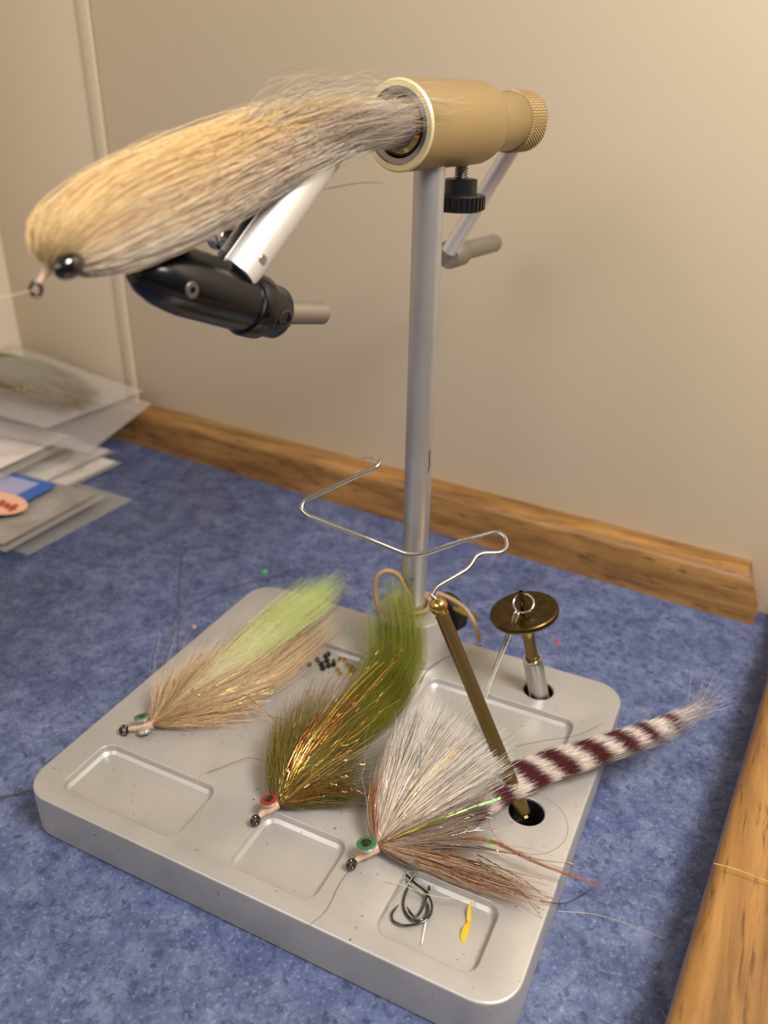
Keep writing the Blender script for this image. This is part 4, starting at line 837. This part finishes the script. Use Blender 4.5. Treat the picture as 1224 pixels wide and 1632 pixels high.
P1 = packet('material_packet', 'empty clear plastic packet at the very bottom of the stack', quad(-520,121,-377,212,.04,-19.9), M_BAG2, None, 1.4, seed=1, wob=.2)
P3 = packet('material_packet', 'white carded packet just above the bottom packet, its corner furthest right', quad(-560,158,-428,249,.03,-17.4), M_BAG, M_CARD, 2.4, 3, seed=5, wob=.3)
P4 = packet('material_packet', 'white carded packet with a sharp corner below the blue card packet', quad(-570,165,-442,258,.06,-14.6), M_BAG, M_CARD, 2.6, 3, seed=8, wob=.3)
P2 = packet('material_packet', 'grey packet with a blue card and peach oval, middle of the stack', quad(-525,108,-379,194,.09,-11.8), M_BAG2, M_GREYCARD, 6.0, 4, seed=2, wob=.3)
qb = quad(-530,116,-409,180,.12,-4.4)
def flat_on(q, u0,u1,v0,v1, z, m, name, par, lab=None):
    def at(s,t): return tuple((q[0][k]*(1-s)+q[1][k]*s)*(1-t)+(q[3][k]*(1-s)+q[2][k]*s)*t for k in range(3))
    return obj(name, sheet([(*at(u0,v0)[:2],z),(*at(u1,v0)[:2],z),(*at(u1,v1)[:2],z),(*at(u0,v1)[:2],z)], 0, 0, 6, 6, th=.25, wob=0), m, par, lab)
bc = flat_on(qb,0,1,0,1,-4.6,M_BLUE,'label_card',P2,'blue printed card')
flat_on(qb,.3,.90,.45,.93,-4.2,M_LILAC,'print_patch',bc,'lilac printed patch')
oc = Vector((-412.1,175.1,-3.8))
bm = bmesh.new(); ringv = [bm.verts.new(Vector((oc.x,oc.y,-3.9))+(UX*math.cos(.1)+UY*math.sin(.1))*24*math.cos(2*PI*k/40)+(UY*math.cos(.1)-UX*math.sin(.1))*14*math.sin(2*PI*k/40)) for k in range(40)]
top_ = bm.faces.new(ringv); ex = bmesh.ops.extrude_face_region(bm, geom=[top_]); bmesh.ops.translate(bm, vec=(0,0,.5), verts=[q_ for q_ in ex['geom'] if isinstance(q_, bmesh.types.BMVert)]); bmesh.ops.recalc_face_normals(bm, faces=bm.faces); obj('oval_emblem', bm, M_PEACH, bc, 'peach oval emblem')
sq = [Vector((oc.x,oc.y,-3.4))+UX*x+UY*y for x, y in ((-18,-3),(-15,4),(-12,-3),(-9,3),(-6,-3),(-3,3),(0,-2),(3,4),(6,-3),(9,3),(12,-2),(15,5),(17,-3),(19,1))]
obj('script_lettering', tubed(smooth_path(sq,4), 1.1, 6), M_RUST, bc, 'rust coloured script')
P5 = packet('material_packet', 'crumpled white packet below the two large clear bags', quad(-600,160,-452,240,.12,-1.5), M_BAG, M_CARD, 9, 6, seed=12, wob=1.6)
P6 = packet('material_packet', 'clear packet with upturned corner under the top bag', [(-570,185,10),(-424,214,5),(-429,285,21),(-575,268,22)], M_BAG2, None, 7, 10, seed=15, wob=1.6)
P7 = thing('fibre_bag', 'large clear bag of green and olive fibres on top of the stack', 'bag', tuple(R(-500,200,25)))
topq = [(-600,196,24),(-456,206,20),(-438,286,29),(-600,290,40)]
obj('bag', sheet(topq, 0, 17, seed=21, wob=1.0), M_BAG, P7)
bagG = [[R(-620,205,30),R(-560,215,34),R(-500,222,33),R(-455,230,25)],[R(-620,225,32),R(-560,235,38),R(-500,240,36),R(-450,245,28)],[R(-620,250,38),R(-560,258,42),R(-510,262,40),R(-455,260,30)]]
hair_obj('green_fibres', [strands(bagG[1:],1100,9,.3,.12,5,.4,.78,2,seed=501,floor=26,color=flatcol([(150,190,96),(170,206,120),(120,150,70)]))], M_FUR, P7, 'green fibres')
hair_obj('olive_fibres', [strands(bagG,1200,9,.3,.12,5,.6,1.0,2,seed=502,floor=24,color=flatcol([(130,112,60),(160,138,86),(176,152,104)]))], M_FUR, P7, 'olive brown fibres')
for k_, (x, y) in enumerate(((-503,222),(-496,223))):
    obj('bag_glint', sphere(R(x,y,37), 1.3, seg=12), M_BRASSB, P7)  # bright brass spheres stand in for sparkle glints on the bag
